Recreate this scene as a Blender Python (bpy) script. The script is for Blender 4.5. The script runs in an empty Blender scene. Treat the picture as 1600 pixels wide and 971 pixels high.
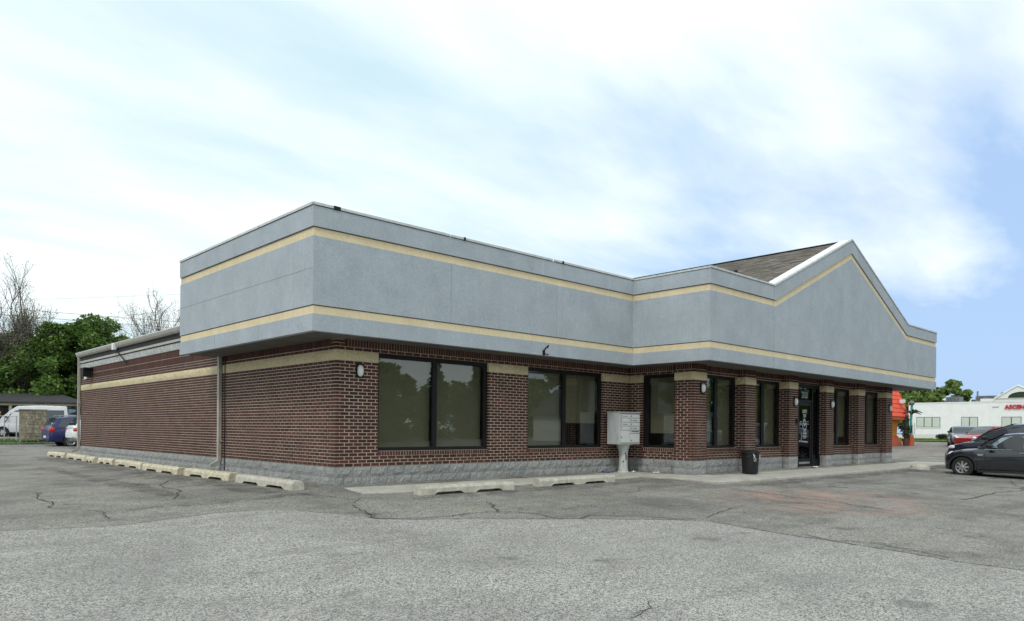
import bpy, bmesh, math, random
from mathutils import Vector, Matrix
random.seed(7)
C = bpy.context.scene.collection
SC = bpy.context.scene
R = math.radians
# ------------------------------------------------------------------ camera
CAM = Vector((-7.339, -12.743, 0.770)); YAW = 0.7586; ROLL = 0.009; FPX = 1147.57; SY = 186.3
F_ = Vector((math.sin(YAW), math.cos(YAW), -0.0006)).normalized()
R0 = Vector((math.cos(YAW), -math.sin(YAW), 0)); U0 = R0.cross(F_)
R_ = R0*math.cos(ROLL) + U0*math.sin(ROLL); U_ = -R0*math.sin(ROLL) + U0*math.cos(ROLL)
cd = bpy.data.cameras.new('camera'); co = bpy.data.objects.new('camera', cd); C.objects.link(co)
m3 = Matrix((R_, U_, -F_)).transposed()
co.matrix_world = Matrix.Translation(CAM) @ m3.to_4x4()
cd.sensor_width = 36; cd.lens = FPX/1600*36; cd.shift_y = SY/1600; cd.clip_start = .05; cd.clip_end = 3000
SC.camera = co
# ------------------------------------------------------------------ world, sun, exposure
SC.view_settings.view_transform = 'Standard'; SC.view_settings.look = 'None'
SC.view_settings.exposure = 0.1; SC.view_settings.gamma = 1
W = bpy.data.worlds.new("World"); SC.world = W; W.use_nodes = True
nt = W.node_tree; nt.nodes.clear()
def wn(t, **k):
    n = nt.nodes.new(t)
    for a, b in k.items(): setattr(n, a, b)
    return n
def wl(a, b): nt.links.new(a, b)
SUN_EL, SUN_AZ = 48, 243     # azimuth clockwise from +Y
sky = wn('ShaderNodeTexSky', sky_type='NISHITA'); sky.sun_disc = False
sky.sun_elevation = R(SUN_EL); sky.sun_rotation = R(SUN_AZ); sky.air_density = 1.0; sky.dust_density = 1.5
tc = wn('ShaderNodeTexCoord'); sp = wn('ShaderNodeSeparateXYZ'); wl(tc.outputs['Generated'], sp.inputs[0])
def wm(op, a, b=None, c=None, clamp=False):
    n = wn('ShaderNodeMath', operation=op); n.use_clamp = clamp
    for i, v in enumerate((a, b, c)):
        if v is None: continue
        if isinstance(v, (int, float)): n.inputs[i].default_value = v
        else: wl(v, n.inputs[i])
    return n.outputs[0]
zc = wm('ADD', wm('MAXIMUM', sp.outputs[2], 0.0), 0.16)
px = wm('DIVIDE', sp.outputs[0], zc); py_ = wm('DIVIDE', sp.outputs[1], zc)
cb = wn('ShaderNodeCombineXYZ'); wl(px, cb.inputs[0]); wl(py_, cb.inputs[1])
mp = wn('ShaderNodeMapping'); wl(cb.outputs[0], mp.inputs[0]); mp.inputs['Rotation'].default_value = (0, 0, R(-35)); mp.inputs['Scale'].default_value = (.42, 1.0, 1)
mp.inputs['Location'].default_value = (3.1, 1.7, 0)
def wnoise(scale, det, rough, dist=0):
    n = wn('ShaderNodeTexNoise'); wl(mp.outputs[0], n.inputs['Vector'])
    n.inputs['Scale'].default_value = scale; n.inputs['Detail'].default_value = det; n.inputs['Roughness'].default_value = rough; n.inputs['Distortion'].default_value = dist
    return n.outputs['Fac']
n1 = wnoise(.95, 5, .5, .25); n2 = wnoise(2.6, 6, .55, .2)
nn = wm('ADD', wm('MULTIPLY', n1, .56), wm('MULTIPLY', n2, .44))
mp3 = wn('ShaderNodeMapping'); wl(tc.outputs['Generated'], mp3.inputs[0]); mp3.inputs['Scale'].default_value = (2.2, 2.2, 13); n3n = wn('ShaderNodeTexNoise'); wl(mp3.outputs[0], n3n.inputs['Vector']); n3n.inputs['Scale'].default_value = 1.1; n3n.inputs['Detail'].default_value = 5; n3n.inputs['Roughness'].default_value = .6; n3 = n3n.outputs['Fac']
# the cloud deck thins out toward +X near the horizon
xd = wm('MULTIPLY', wm('MAXIMUM', wm('SUBTRACT', sp.outputs[0], .58), 0.0), 1.0)
low = wm('SUBTRACT', 1.0, wm('MULTIPLY', wm('MAXIMUM', sp.outputs[2], 0.0), 2.1), clamp=True)
thin = wm('MULTIPLY', wm('MULTIPLY', wm('MULTIPLY', xd, low), wm('ADD', .35, wm('MULTIPLY', n3, 1.3))), 2.7)
cov = wm('SUBTRACT', wm('MULTIPLY', wm('SUBTRACT', nn, .335), 4.6), thin)
cov = wm('MINIMUM', wm('MAXIMUM', wm('ADD', cov, .10), 0.12), 1.0)
mapc = wn('ShaderNodeMix', data_type='RGBA'); mapc.inputs['Factor'].default_value = 0
wl(cov, mapc.inputs['Factor'])
skb = wn('ShaderNodeMix', data_type='RGBA', blend_type='MIX')   # thin high haze over the blue
skb.inputs['Factor'].default_value = .80
hz_ = wn('ShaderNodeMix', data_type='RGBA'); hz_.inputs['A'].default_value = (8.2, 11.3, 12.5, 1); hz_.inputs['B'].default_value = (4.8, 7.5, 12.1, 1)
wl(wm('MULTIPLY', xd, 3.0, clamp=True), hz_.inputs['Factor'])
wl(sky.outputs[0], skb.inputs['A']); wl(hz_.outputs['Result'], skb.inputs['B'])
wl(skb.outputs['Result'], mapc.inputs['A']); mapc.inputs['B'].default_value = (11.6, 12.7, 12.9, 1)
bg = wn('ShaderNodeBackground'); bg.inputs[1].default_value = .082; wl(mapc.outputs['Result'], bg.inputs[0])
wo = wn('ShaderNodeOutputWorld'); wl(bg.outputs[0], wo.inputs[0])
sl = bpy.data.lights.new('sun', 'SUN'); sl.energy = 1.25; sl.angle = R(12); sl.color = (1, .96, .9)
so = bpy.data.objects.new('sun', sl); C.objects.link(so)
sd = Vector((math.sin(R(SUN_AZ))*math.cos(R(SUN_EL)), math.cos(R(SUN_AZ))*math.cos(R(SUN_EL)), math.sin(R(SUN_EL))))
so.rotation_euler = sd.to_track_quat('Z', 'Y').to_euler(); so.location = (0, 0, 30)

# ------------------------------------------------------------------ materials
MATS = {}
def new_mat(name):
    m = bpy.data.materials.new(name); m.use_nodes = True; m.node_tree.nodes.clear(); MATS[name] = m
    t = m.node_tree; o = t.nodes.new('ShaderNodeOutputMaterial'); b = t.nodes.new('ShaderNodeBsdfPrincipled')
    t.links.new(b.outputs[0], o.inputs[0]); return m, t, b, o
class NT:
    def __init__(s, t): s.t = t
    def n(s, ty, **k):
        n = s.t.nodes.new(ty)
        for a, b in k.items(): setattr(n, a, b)
        return n
    def l(s, a, b): s.t.links.new(a, b)
    def put(s, v, sock):
        if hasattr(v, 'is_output'): s.l(v, sock)
        elif isinstance(v, tuple) and len(v) == 3 and sock.type == 'RGBA': sock.default_value = (*v, 1)
        else: sock.default_value = v
    def math(s, op, a, b=0, clamp=False):
        n = s.n('ShaderNodeMath', operation=op); n.use_clamp = clamp; s.put(a, n.inputs[0]); s.put(b, n.inputs[1]); return n.outputs[0]
    def noise(s, vec, scale, det=4, rough=.55, dist=0):
        n = s.n('ShaderNodeTexNoise'); s.l(vec, n.inputs['Vector']); n.inputs['Scale'].default_value = scale
        n.inputs['Detail'].default_value = det; n.inputs['Roughness'].default_value = rough; n.inputs['Distortion'].default_value = dist
        return n.outputs['Fac']
    def ramp(s, f, a, b):    # remap a..b -> 0..1
        n = s.n('ShaderNodeMapRange'); s.put(f, n.inputs[0]); n.inputs[1].default_value = a; n.inputs[2].default_value = b; return n.outputs[0]
    def mix(s, f, a, b, mode='MIX'):
        n = s.n('ShaderNodeMix', data_type='RGBA', blend_type=mode); s.put(f, n.inputs['Factor']); s.put(a, n.inputs['A']); s.put(b, n.inputs['B']); return n.outputs['Result']
    def pos(s, scale=None, obj=False):
        if obj: o = s.n('ShaderNodeTexCoord').outputs['Object']
        else: o = s.n('ShaderNodeNewGeometry').outputs['Position']
        if scale:
            m = s.n('ShaderNodeMapping'); s.l(o, m.inputs[0]); m.inputs['Scale'].default_value = scale; o = m.outputs[0]
        return o
    def bump(s, h, st, dist, b):
        n = s.n('ShaderNodeBump'); s.l(h, n.inputs['Height']); n.inputs['Strength'].default_value = st; n.inputs['Distance'].default_value = dist
        s.l(n.outputs[0], b.inputs['Normal'])
def plain(name, col, rough=.6, metal=0, var=.12, nscale=3, obj=True, bump=0, bscale=60, dirt=None, coat=0):
    m, t, b, o = new_mat(name); N = NT(t); p = N.pos(obj=obj)
    f = N.ramp(N.noise(p, nscale, 5), .3, .7)
    c = N.mix(f, tuple(max(0, x*(1-var)) for x in col), tuple(min(1, x*(1+var)) for x in col))
    if dirt:
        g = N.ramp(N.noise(N.pos((1.3, 1.3, .35), obj=obj), nscale*1.7, 6, .65), .52, .75)
        c = N.mix(N.math('MULTIPLY', g, dirt[3]), c, tuple(dirt[:3]))
    N.l(c, b.inputs['Base Color']); b.inputs['Roughness'].default_value = rough; b.inputs['Metallic'].default_value = metal
    if coat: b.inputs['Coat Weight'].default_value = coat; b.inputs['Coat Roughness'].default_value = .05
    if bump: N.bump(N.noise(p, bscale, 5, .7), bump, .01, b)
    return m
# asphalt family
def asphalt(name, dark, light, stain, stain_amt, rosy=0):
    m, t, b, o = new_mat(name); N = NT(t); p = N.pos()
    v = N.n('ShaderNodeTexVoronoi'); N.l(p, v.inputs['Vector']); v.inputs['Scale'].default_value = 130
    sc = N.n('ShaderNodeSeparateColor'); N.l(v.outputs['Color'], sc.inputs[0])
    v2 = N.n('ShaderNodeTexVoronoi'); N.l(p, v2.inputs['Vector']); v2.inputs['Scale'].default_value = 62
    s2 = N.n('ShaderNodeSeparateColor'); N.l(v2.outputs['Color'], s2.inputs[0])
    g = N.math('ADD', N.math('MULTIPLY', sc.outputs[0], .62), N.math('MULTIPLY', s2.outputs[0], .38))
    g = N.ramp(g, .24, .78)
    c = N.mix(g, dark, light)
    warm = N.ramp(N.noise(p, 24, 2), .55, .7)
    c = N.mix(N.math('MULTIPLY', warm, .25), c, (light[0]*1.02, light[1]*.93, light[2]*.8))
    big = N.ramp(N.noise(p, .55, 6, .62, .5), .42, .66)
    c = N.mix(N.math('MULTIPLY', big, stain_amt), c, stain)
    fine = N.ramp(N.noise(N.pos((1, 1, 1)), 3.1, 6, .7), .45, .75)
    c = N.mix(N.math('MULTIPLY', fine, stain_amt*.45), c, stain)
    # rubbing streaks, running with the stalls
    st = N.ramp(N.noise(N.pos((.35, 3.0, 1)), 1.5, 4, .6, .3), .5, .75)
    c = N.mix(N.math('MULTIPLY', st, stain_amt*.35), c, stain)
    # oil spots and dark tyre scuffs
    oil = N.ramp(N.noise(N.pos((1, 1, 1)), 1.15, 3, .5, .2), .66, .74)
    c = N.mix(N.math('MULTIPLY', oil, .55), c, tuple(x*.55 for x in stain))
    trk = N.ramp(N.noise(N.pos((.10, 2.2, 1)), 1.1, 5, .7, .6), .56, .70)
    c = N.mix(N.math('MULTIPLY', trk, .28), c, tuple(x*.7 for x in stain))
    lite = N.ramp(N.noise(N.pos((.5, .9, 1)), .8, 6, .75, .8), .55, .75)
    c = N.mix(N.math('MULTIPLY', lite, .22), c, light)
    if rosy:   # worn, reddish aggregate showing in front of the entrance
        sp = N.n('ShaderNodeSeparateXYZ'); N.l(p, sp.inputs[0])
        dx = N.math('MULTIPLY', N.math('SUBTRACT', sp.outputs[0], 7.6), .34); dy = N.math('MULTIPLY', N.math('SUBTRACT', sp.outputs[1], -6.3), .42)
        r2 = N.math('ADD', N.math('MULTIPLY', dx, dx), N.math('MULTIPLY', dy, dy))
        k = N.math('MULTIPLY', N.math('SUBTRACT', 1.0, r2, clamp=True), N.ramp(N.noise(p, 1.3, 6, .75), .42, .62))
        c = N.mix(N.math('MULTIPLY', k, rosy), c, (.44, .27, .21))
    N.l(c, b.inputs['Base Color']); b.inputs['Roughness'].default_value = .9; b.inputs['Specular IOR Level'].default_value = .25
    h = N.math('ADD', N.math('MULTIPLY', v.outputs['Distance'], .6), N.math('MULTIPLY', N.noise(p, 12, 5, .7), .4))
    N.bump(h, .55, .008, b); return m
asphalt('asphalt', (.058, .055, .052), (.50, .475, .425), (.088, .083, .076), .60, rosy=.75)
asphalt('lane_asphalt', (.060, .058, .056), (.62, .595, .55), (.17, .164, .152), .42)
def brickmat():
    m, t, b, o = new_mat('brick_clay'); N = NT(t); g = N.n('ShaderNodeNewGeometry'); oi = N.n('ShaderNodeObjectInfo')
    wnn = N.n('ShaderNodeTexWhiteNoise', noise_dimensions='2D'); cb = N.n('ShaderNodeCombineXYZ')
    N.l(g.outputs['Random Per Island'], cb.inputs[0]); N.l(oi.outputs['Random'], cb.inputs[1]); N.l(cb.outputs[0], wnn.inputs['Vector'])
    s = N.n('ShaderNodeSeparateColor'); N.l(wnn.outputs['Color'], s.inputs[0])
    c = N.mix(s.outputs[0], (.034, .0120, .0085), (.100, .031, .019))
    c = N.mix(N.math('MULTIPLY', N.ramp(s.outputs[1], .9, 1), .5), c, (.17, .050, .032))
    p = g.outputs['Position']
    c = N.mix(N.math('MULTIPLY', N.ramp(N.noise(p, 1.1, 5, .6), .45, .75), .35), c, (.10, .04, .03))
    c = N.mix(N.math('MULTIPLY', N.ramp(N.noise(p, 55, 3), .5, .8), .35), c, (.03, .014, .013))
    N.l(c, b.inputs['Base Color']); b.inputs['Roughness'].default_value = .8
    N.bump(N.noise(p, 90, 4, .7), .4, .004, b)
brickmat()
plain('mortar', (.64, .53, .43), .9, var=.16, nscale=2, obj=False, dirt=(.34, .24, .18, .55))
def splitface(name, a, bc, bs=1.0):
    m, t, b, o = new_mat(name); N = NT(t); p = N.pos(); g = N.n('ShaderNodeNewGeometry'); oi = N.n('ShaderNodeObjectInfo')
    f = N.ramp(N.noise(p, 38, 7, .85), .36, .64)
    c = N.mix(f, a, bc); k = N.ramp(oi.outputs['Random'], 0, 1); c = N.mix(N.math('MULTIPLY', k, .22), c, tuple(x*.8 for x in a))
    c = N.mix(N.math('MULTIPLY', N.ramp(N.noise(p, 2.2, 5, .7), .5, .75), .3), c, tuple(x*.6 for x in a))
    N.l(c, b.inputs['Base Color']); b.inputs['Roughness'].default_value = .9
    N.bump(N.noise(p, 20, 7, .8), 1.0, .05*bs, b)
splitface('split_face_grey', (.18, .18, .178), (.66, .67, .65))
splitface('split_face_cream', (.52, .43, .24), (.92, .81, .56), .6)
def stucco(name, a, bc, streak):
    m, t, b, o = new_mat(name); N = NT(t); p = N.pos()
    c = N.mix(N.ramp(N.noise(p, 1.4, 6, .65), .3, .7), a, bc)
    c = N.mix(N.math('MULTIPLY', N.ramp(N.noise(N.pos((7, 7, .5)), .9, 6, .75), .5, .75), .26), c, streak)
    c = N.mix(N.math('MULTIPLY', N.ramp(N.noise(N.pos((11, 11, .5)), .7, 4, .7, .4), .6, .74), .30), c, tuple(min(1, x*1.3) for x in bc))
    c = N.mix(N.math('MULTIPLY', N.ramp(N.noise(p, 75, 4, .7), .42, .60), .42), c, tuple(x*.55 for x in a))
    c = N.mix(N.math('MULTIPLY', N.ramp(N.noise(p, 22, 5, .75), .45, .7), .22), c, tuple(min(1, x*1.35) for x in bc))
    crk = N.n('ShaderNodeTexVoronoi', feature='DISTANCE_TO_EDGE')
    wv = N.n('ShaderNodeVectorMath', operation='ADD'); nz = N.n('ShaderNodeTexNoise'); N.l(p, nz.inputs['Vector']); nz.inputs['Scale'].default_value = 2.2
    N.l(p, wv.inputs[0]); N.l(nz.outputs['Color'], wv.inputs[1]); N.l(wv.outputs[0], crk.inputs['Vector']); crk.inputs['Scale'].default_value = .85
    ck = N.math('MULTIPLY', N.math('SUBTRACT', 1.0, N.ramp(crk.outputs['Distance'], .0, .010)), N.ramp(N.noise(p, .8, 3), .52, .66))
    c = N.mix(N.math('MULTIPLY', ck, .5), c, tuple(x*.6 for x in a))
    blot = N.ramp(N.noise(N.pos((1, 1, 1)), 3.4, 7, .8, .4), .52, .70)
    c = N.mix(N.math('MULTIPLY', blot, .22), c, tuple(min(1, x*1.22) for x in bc))
    dk_ = N.ramp(N.noise(N.pos((5, 5, .28)), 1.3, 6, .75, .2), .60, .78)
    c = N.mix(N.math('MULTIPLY', dk_, .42), c, tuple(x*.62 for x in a))
    pale = N.ramp(N.noise(N.pos((9, 9, .6)), 1.0, 6, .8, .3), .60, .72)
    c = N.mix(N.math('MULTIPLY', pale, .30), c, tuple(min(1, x*1.35) for x in bc))
    N.l(c, b.inputs['Base Color']); b.inputs['Roughness'].default_value = .88
    N.bump(N.noise(p, 55, 5, .75), .7, .008, b)
stucco('grey_stucco', (.36, .405, .445), (.46, .51, .55), (.30, .34, .365))
stucco('cream_stucco', (.72, .585, .37), (.84, .70, .47), (.52, .45, .33))
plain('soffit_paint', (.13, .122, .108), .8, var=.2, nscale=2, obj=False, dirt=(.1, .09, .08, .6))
plain('joint_grey', (.24, .26, .275), .9, obj=False); plain('dark_core', (.03, .03, .032), .9)
plain('coping_metal', (.56, .57, .57), .45, var=.15, nscale=6, obj=False, dirt=(.3, .3, .29, .5))
plain('white_flashing', (.82, .83, .83), .5, var=.06, obj=False)
plain('gutter_metal', (.40, .385, .34), .5, var=.15, nscale=4, obj=False, dirt=(.16, .15, .13, .5))
plain('light_flashing', (.40, .41, .40), .6, var=.35, nscale=9, obj=False, dirt=(.17, .16, .15, .75))
plain('black_metal', (.010, .010, .011), .6, var=.2); MATS['black_metal'].node_tree.nodes['Principled BSDF'].inputs['Specular IOR Level'].default_value = .25
plain('door_black', (.008, .008, .009), .55, var=.2); MATS['door_black'].node_tree.nodes['Principled BSDF'].inputs['Specular IOR Level'].default_value = .25
plain('shingle', (.17, .155, .14), .95, var=.35, nscale=22, obj=False, bump=.5, bscale=120)
plain('sidewalk_concrete', (.46, .435, .38), .9, var=.16, nscale=2.2, obj=False, dirt=(.19, .19, .165, .7), bump=.4, bscale=70)
plain('stop_concrete', (.60, .54, .40), .9, var=.25, nscale=7, obj=False, dirt=(.22, .19, .14, .85), bump=.8, bscale=50)
plain('grey_concrete', (.52, .485, .41), .9, var=.2, nscale=7, obj=False, dirt=(.25, .23, .19, .6), bump=.8, bscale=50)
plain('crack_dark', (.036, .034, .032), .95, var=.3, nscale=20, obj=False)
plain('interior_wall', (.12, .12, .11), .9); plain('shade_fabric', (.58, .575, .50), .9, var=.04, nscale=.8, obj=False)
plain('chair_black', (.02, .02, .02), .6)
plain('lamp_plastic', (.80, .80, .78), .35, var=.03)
plain('mailbox_metal', (.52, .54, .54), .45, metal=.0, var=.08, nscale=5, dirt=(.28, .28, .27, .35)); plain('mailbox_dark', (.05, .05, .05), .6)
plain('mailbox_door', (.62, .64, .64), .45, metal=.0, var=.05, nscale=7)
plain('pedestal_paint', (.50, .52, .50), .55, var=.12, nscale=8, dirt=(.2, .19, .17, .6))
plain('bin_plastic', (.009, .009, .010), .55, var=.2, nscale=5)
plain('white_paper', (.8, .8, .8), .7); plain('blue_paper', (.10, .13, .25), .7)
plain('white_vinyl', (.55, .55, .55), .5, var=.02)
plain('tyre', (.018, .018, .019), .85, var=.2, nscale=14); plain('rim_silver', (.50, .50, .51), .3, metal=.8, var=.05)
plain('car_trim', (.015, .015, .016), .55); plain('chrome', (.75, .76, .78), .15, metal=1, var=.02)
plain('car_black', (.012, .013, .018), .25, var=.05, coat=1); plain('car_dark', (.018, .018, .03), .22, var=.05, coat=1)
plain('car_blue', (.010, .012, .095), .35, var=.06, coat=.4); plain('car_white', (.78, .79, .80), .35, var=.03, coat=.6)
plain('roof_dark', (.035, .034, .036), .9, var=.3, nscale=3, obj=False); plain('car_silver', (.20, .21, .22), .3, metal=.5, var=.05, coat=.6); plain('car_red', (.28, .018, .02), .3, var=.05, coat=.8)
plain('tail_red', (.55, .03, .02), .2); plain('head_glass', (.75, .78, .80), .12, var=.15, nscale=15)
plain('plate_white', (.7, .7, .72), .5)
plain('white_siding', (.72, .74, .73), .75, var=.05, nscale=.6, obj=False, dirt=(.6, .6, .57, .3)); plain('white_brick', (.74, .76, .75), .8, var=.05, nscale=1.5, obj=False)
plain('blind_green', (.50, .56, .49), .7, var=.05, nscale=1, obj=False)
plain('sign_red', (.50, .012, .03), .4); plain('sign_grey', (.42, .43, .43), .5)
plain('roof_grey', (.10, .10, .11), .9, var=.25, nscale=3, obj=False); plain('unit_metal', (.16, .18, .20), .6, var=.3, nscale=3)
plain('orange_tile', (.78, .085, .025), .55, var=.15, nscale=5, obj=False); plain('orange_wall', (.70, .27, .03), .8, var=.12, nscale=2, obj=False)
plain('red_wall', (.48, .10, .035), .8, var=.1, nscale=2, obj=False); plain('teal_paint', (.04, .33, .28), .6); plain('cactus_dark', (.035, .04, .03), .8, var=.5, nscale=6)
plain('pot_brown', (.14, .045, .04), .8); plain('tan_siding', (.50, .45, .33), .8, var=.1, nscale=1, obj=False); plain('lumber', (.45, .24, .10), .8)
plain('galvanised', (.40, .42, .43), .45, metal=.5, var=.1, obj=False); plain('fence_slat', (.22, .26, .30), .6)
plain('kerb_yellow', (.62, .48, .18), .85, var=.15, nscale=1, obj=False, dirt=(.4, .37, .3, .5)); plain('kerb_concrete', (.42, .42, .39), .9, var=.15, nscale=2, obj=False)
plain('pale_pavement', (.46, .43, .38), .9, var=.12, nscale=.5, obj=False)
plain('bark', (.085, .075, .065), .95, var=.3, nscale=6, bump=.8, bscale=30)
plain('wire', (.05, .05, .05), .6); plain('wood_pole', (.14, .11, .08), .9, var=.3, nscale=5)
plain('weathered_stone', (.26, .23, .17), .95, var=.4, nscale=4, obj=False, bump=1, bscale=12, dirt=(.10, .10, .07, .7))
def leafmat(name, a, bc):
    m, t, b, o = new_mat(name); N = NT(t); g = N.n('ShaderNodeNewGeometry')
    f = N.ramp(N.noise(N.pos(), .8, 4), .35, .65)
    c = N.mix(N.math('MULTIPLY', N.math('ADD', f, g.outputs['Random Per Island']), .5), a, bc)
    N.l(c, b.inputs['Base Color']); b.inputs['Roughness'].default_value = .55
    tr = N.n('ShaderNodeBsdfTranslucent'); N.l(c, tr.inputs[0]); mx = N.n('ShaderNodeMixShader'); mx.inputs[0].default_value = .3
    N.l(b.outputs[0], mx.inputs[1]); N.l(tr.outputs[0], mx.inputs[2]); N.l(mx.outputs[0], o.inputs[0])
leafmat('leaf_green', (.035, .080, .016), (.18, .30, .05)); leafmat('leaf_light', (.08, .15, .035), (.28, .38, .10))
leafmat('leaf_dark', (.012, .032, .012), (.04, .075, .028)); leafmat('grass_blade', (.05, .11, .02), (.15, .25, .05)); leafmat('needle', (.010, .028, .014), (.035, .06, .03))
leafmat('bud', (.08, .07, .04), (.16, .15, .07))
plain('grass_soil', (.09, .15, .035), .95, var=.35, nscale=4, obj=False)
def glass(name, tint, refl=.10, rough=0.0, trans=True):
    m = bpy.data.materials.new(name); m.use_nodes = True; t = m.node_tree; t.nodes.clear(); N = NT(t); MATS[name] = m
    o = N.n('ShaderNodeOutputMaterial'); gg = N.n('ShaderNodeNewGeometry'); dt = N.n('ShaderNodeVectorMath', operation='DOT_PRODUCT'); N.l(gg.outputs['Incoming'], dt.inputs[0]); N.l(gg.outputs['Normal'], dt.inputs[1])
    fz = N.math('POWER', N.math('SUBTRACT', 1.0, N.math('ABSOLUTE', dt.outputs['Value'])), 5.0); f = N.math('ADD', N.math('MULTIPLY', fz, .9), .06+refl, clamp=True)
    gl = N.n('ShaderNodeBsdfGlossy'); gl.inputs['Roughness'].default_value = rough; gl.inputs[0].default_value = (.9, .95, 1, 1)
    if trans: tr = N.n('ShaderNodeBsdfTransparent'); tr.inputs[0].default_value = (*tint, 1)
    else: tr = N.n('ShaderNodeBsdfDiffuse'); tr.inputs[0].default_value = (*tint, 1)
    mx = N.n('ShaderNodeMixShader'); N.l(f, mx.inputs[0]); N.l(tr.outputs[0], mx.inputs[1]); N.l(gl.outputs[0], mx.inputs[2]); N.l(mx.outputs[0], o.inputs[0])
glass('tinted_glass', (.68, .68, .63), .02); glass('door_glass', (.16, .16, .17), .0); glass('car_glass', (.03, .04, .045), .02, trans=False); glass('pale_car_glass', (.14, .22, .24), .16, trans=False)
def paintline():
    m, t, b, o = new_mat('worn_yellow'); N = NT(t); p = N.pos()
    b.inputs['Base Color'].default_value = (.55, .50, .16, 1); b.inputs['Roughness'].default_value = .8
    a = N.math('MULTIPLY', N.ramp(N.noise(p, 34, 4, .8), .46, .60), N.ramp(N.noise(p, 1.8, 4, .7), .38, .62))
    tr = N.n('ShaderNodeBsdfTransparent'); mx = N.n('ShaderNodeMixShader'); N.l(N.math('MULTIPLY', a, .85), mx.inputs[0]); N.l(tr.outputs[0], mx.inputs[1]); N.l(b.outputs[0], mx.inputs[2]); N.l(mx.outputs[0], o.inputs[0])
paintline()
M = MATS

# ------------------------------------------------------------------ mesh helpers
class MB:
    def __init__(s): s.v = []; s.f = []
    def add(s, vs, fs):
        n = len(s.v); s.v += [tuple(v) for v in vs]; s.f += [tuple(i+n for i in f) for f in fs]; return s
    def hexa(s, p):   # 8 pts: bottom 4 ccw, top 4
        return s.add(p, [(0, 3, 2, 1), (4, 5, 6, 7), (0, 1, 5, 4), (1, 2, 6, 5), (2, 3, 7, 6), (3, 0, 4, 7)])
    def box(s, x0, x1, y0, y1, z0, z1):
        return s.hexa([(x0, y0, z0), (x1, y0, z0), (x1, y1, z0), (x0, y1, z0), (x0, y0, z1), (x1, y0, z1), (x1, y1, z1), (x0, y1, z1)])
    def prism(s, poly, z0, z1):   # poly (x,y) horizontal
        n = len(poly); s.add([(x, y, z0) for x, y in poly]+[(x, y, z1) for x, y in poly], [tuple(range(n-1, -1, -1)), tuple(range(n, 2*n))]+[(i, (i+1) % n, n+(i+1) % n, n+i) for i in range(n)]); return s
    def loft(s, rings, closed=True, cap=True):
        k = len(rings[0]); n = len(s.v); s.v += [tuple(v) for r in rings for v in r]
        for i in range(len(rings)-1):
            for j in range(k if closed else k-1):
                a = n+i*k+j; b = n+i*k+(j+1) % k; s.f.append((a, b, b+k, a+k))
        if cap and closed: s.f.append(tuple(n+j for j in range(k-1, -1, -1))); s.f.append(tuple(n+(len(rings)-1)*k+j for j in range(k)))
        return s
    def tube(s, pts, r, seg=8, cap=True):
        pts = [Vector(p) for p in pts]; rs = r if isinstance(r, (list, tuple)) else [r]*len(pts); rings = []
        for i, p in enumerate(pts):
            d = (pts[min(i+1, len(pts)-1)]-pts[max(i-1, 0)]).normalized()
            a = d.cross(Vector((0, 0, 1))) if abs(d.z) < .95 else d.cross(Vector((1, 0, 0)))
            a.normalize(); b = d.cross(a)
            rings.append([p+(a*math.cos(t*2*math.pi/seg)+b*math.sin(t*2*math.pi/seg))*rs[i] for t in range(seg)])
        return s.loft(rings, True, cap)
    def lathe(s, prof, seg=20, c=(0, 0, 0)):
        return s.loft([[(c[0]+r*math.cos(t*2*math.pi/seg), c[1]+r*math.sin(t*2*math.pi/seg), c[2]+z) for t in range(seg)] for r, z in prof])
    def mesh(s, name, mat, smooth=False):
        me = bpy.data.meshes.new(name); me.from_pydata(s.v, [], s.f); me.update()
        if mat: me.materials.append(M[mat] if isinstance(mat, str) else mat)
        if smooth:
            me.polygons.foreach_set('use_smooth', [True]*len(me.polygons))
            me.set_sharp_from_angle(angle=R(38))
        return me
    def build(s, name, mat, parent=None, smooth=False, **k):
        return link(name, s.mesh(name, mat, smooth), parent, **k)
def fixn(me):
    bm = bmesh.new(); bm.from_mesh(me); bmesh.ops.recalc_face_normals(bm, faces=bm.faces); bm.to_mesh(me); bm.free(); return me
def tag(o, label=None, cat=None, group=None, kind=None):
    if label: o['label'] = label
    if cat: o['category'] = cat
    if group: o['group'] = group
    if kind: o['kind'] = kind
    return o
def link(name, me, parent=None, loc=None, rot=None, kind=None, label=None):
    o = bpy.data.objects.new(name, me); C.objects.link(o)
    if parent: o.parent = parent
    if loc: o.location = loc
    if rot: o.rotation_euler = rot
    if kind: o['kind'] = kind
    if label: o['label'] = label
    return o
def empty(name, loc=(0, 0, 0), rz=0, label=None, cat=None, group=None):
    o = bpy.data.objects.new(name, None); C.objects.link(o); o.location = loc; o.rotation_euler = (0, 0, rz); o.empty_display_size = .2
    return tag(o, label, cat, group)
def copy_tree(o, parent=None):
    c = o.copy(); C.objects.link(c)
    if parent: c.parent = parent
    for ch in list(KIDS.get(o.name, [])) or [x for x in o.children]: copy_tree(ch, c)
    return c
KIDS = {}
def text_mesh(s, size, mat, depth=.002, bold=0):
    cu = bpy.data.curves.new('t', 'FONT'); cu.body = s; cu.size = size; cu.extrude = depth; cu.offset = bold; cu.align_x = 'CENTER'; cu.align_y = 'CENTER'; cu.resolution_u = 2; cu.space_character = 1.15 if s.isdigit() else 1.0
    ob = bpy.data.objects.new('t', cu); C.objects.link(ob); dg = bpy.context.evaluated_depsgraph_get()
    me = bpy.data.meshes.new_from_object(ob.evaluated_get(dg)); bpy.data.objects.remove(ob); me.materials.clear(); me.materials.append(M[mat]); return me

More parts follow.
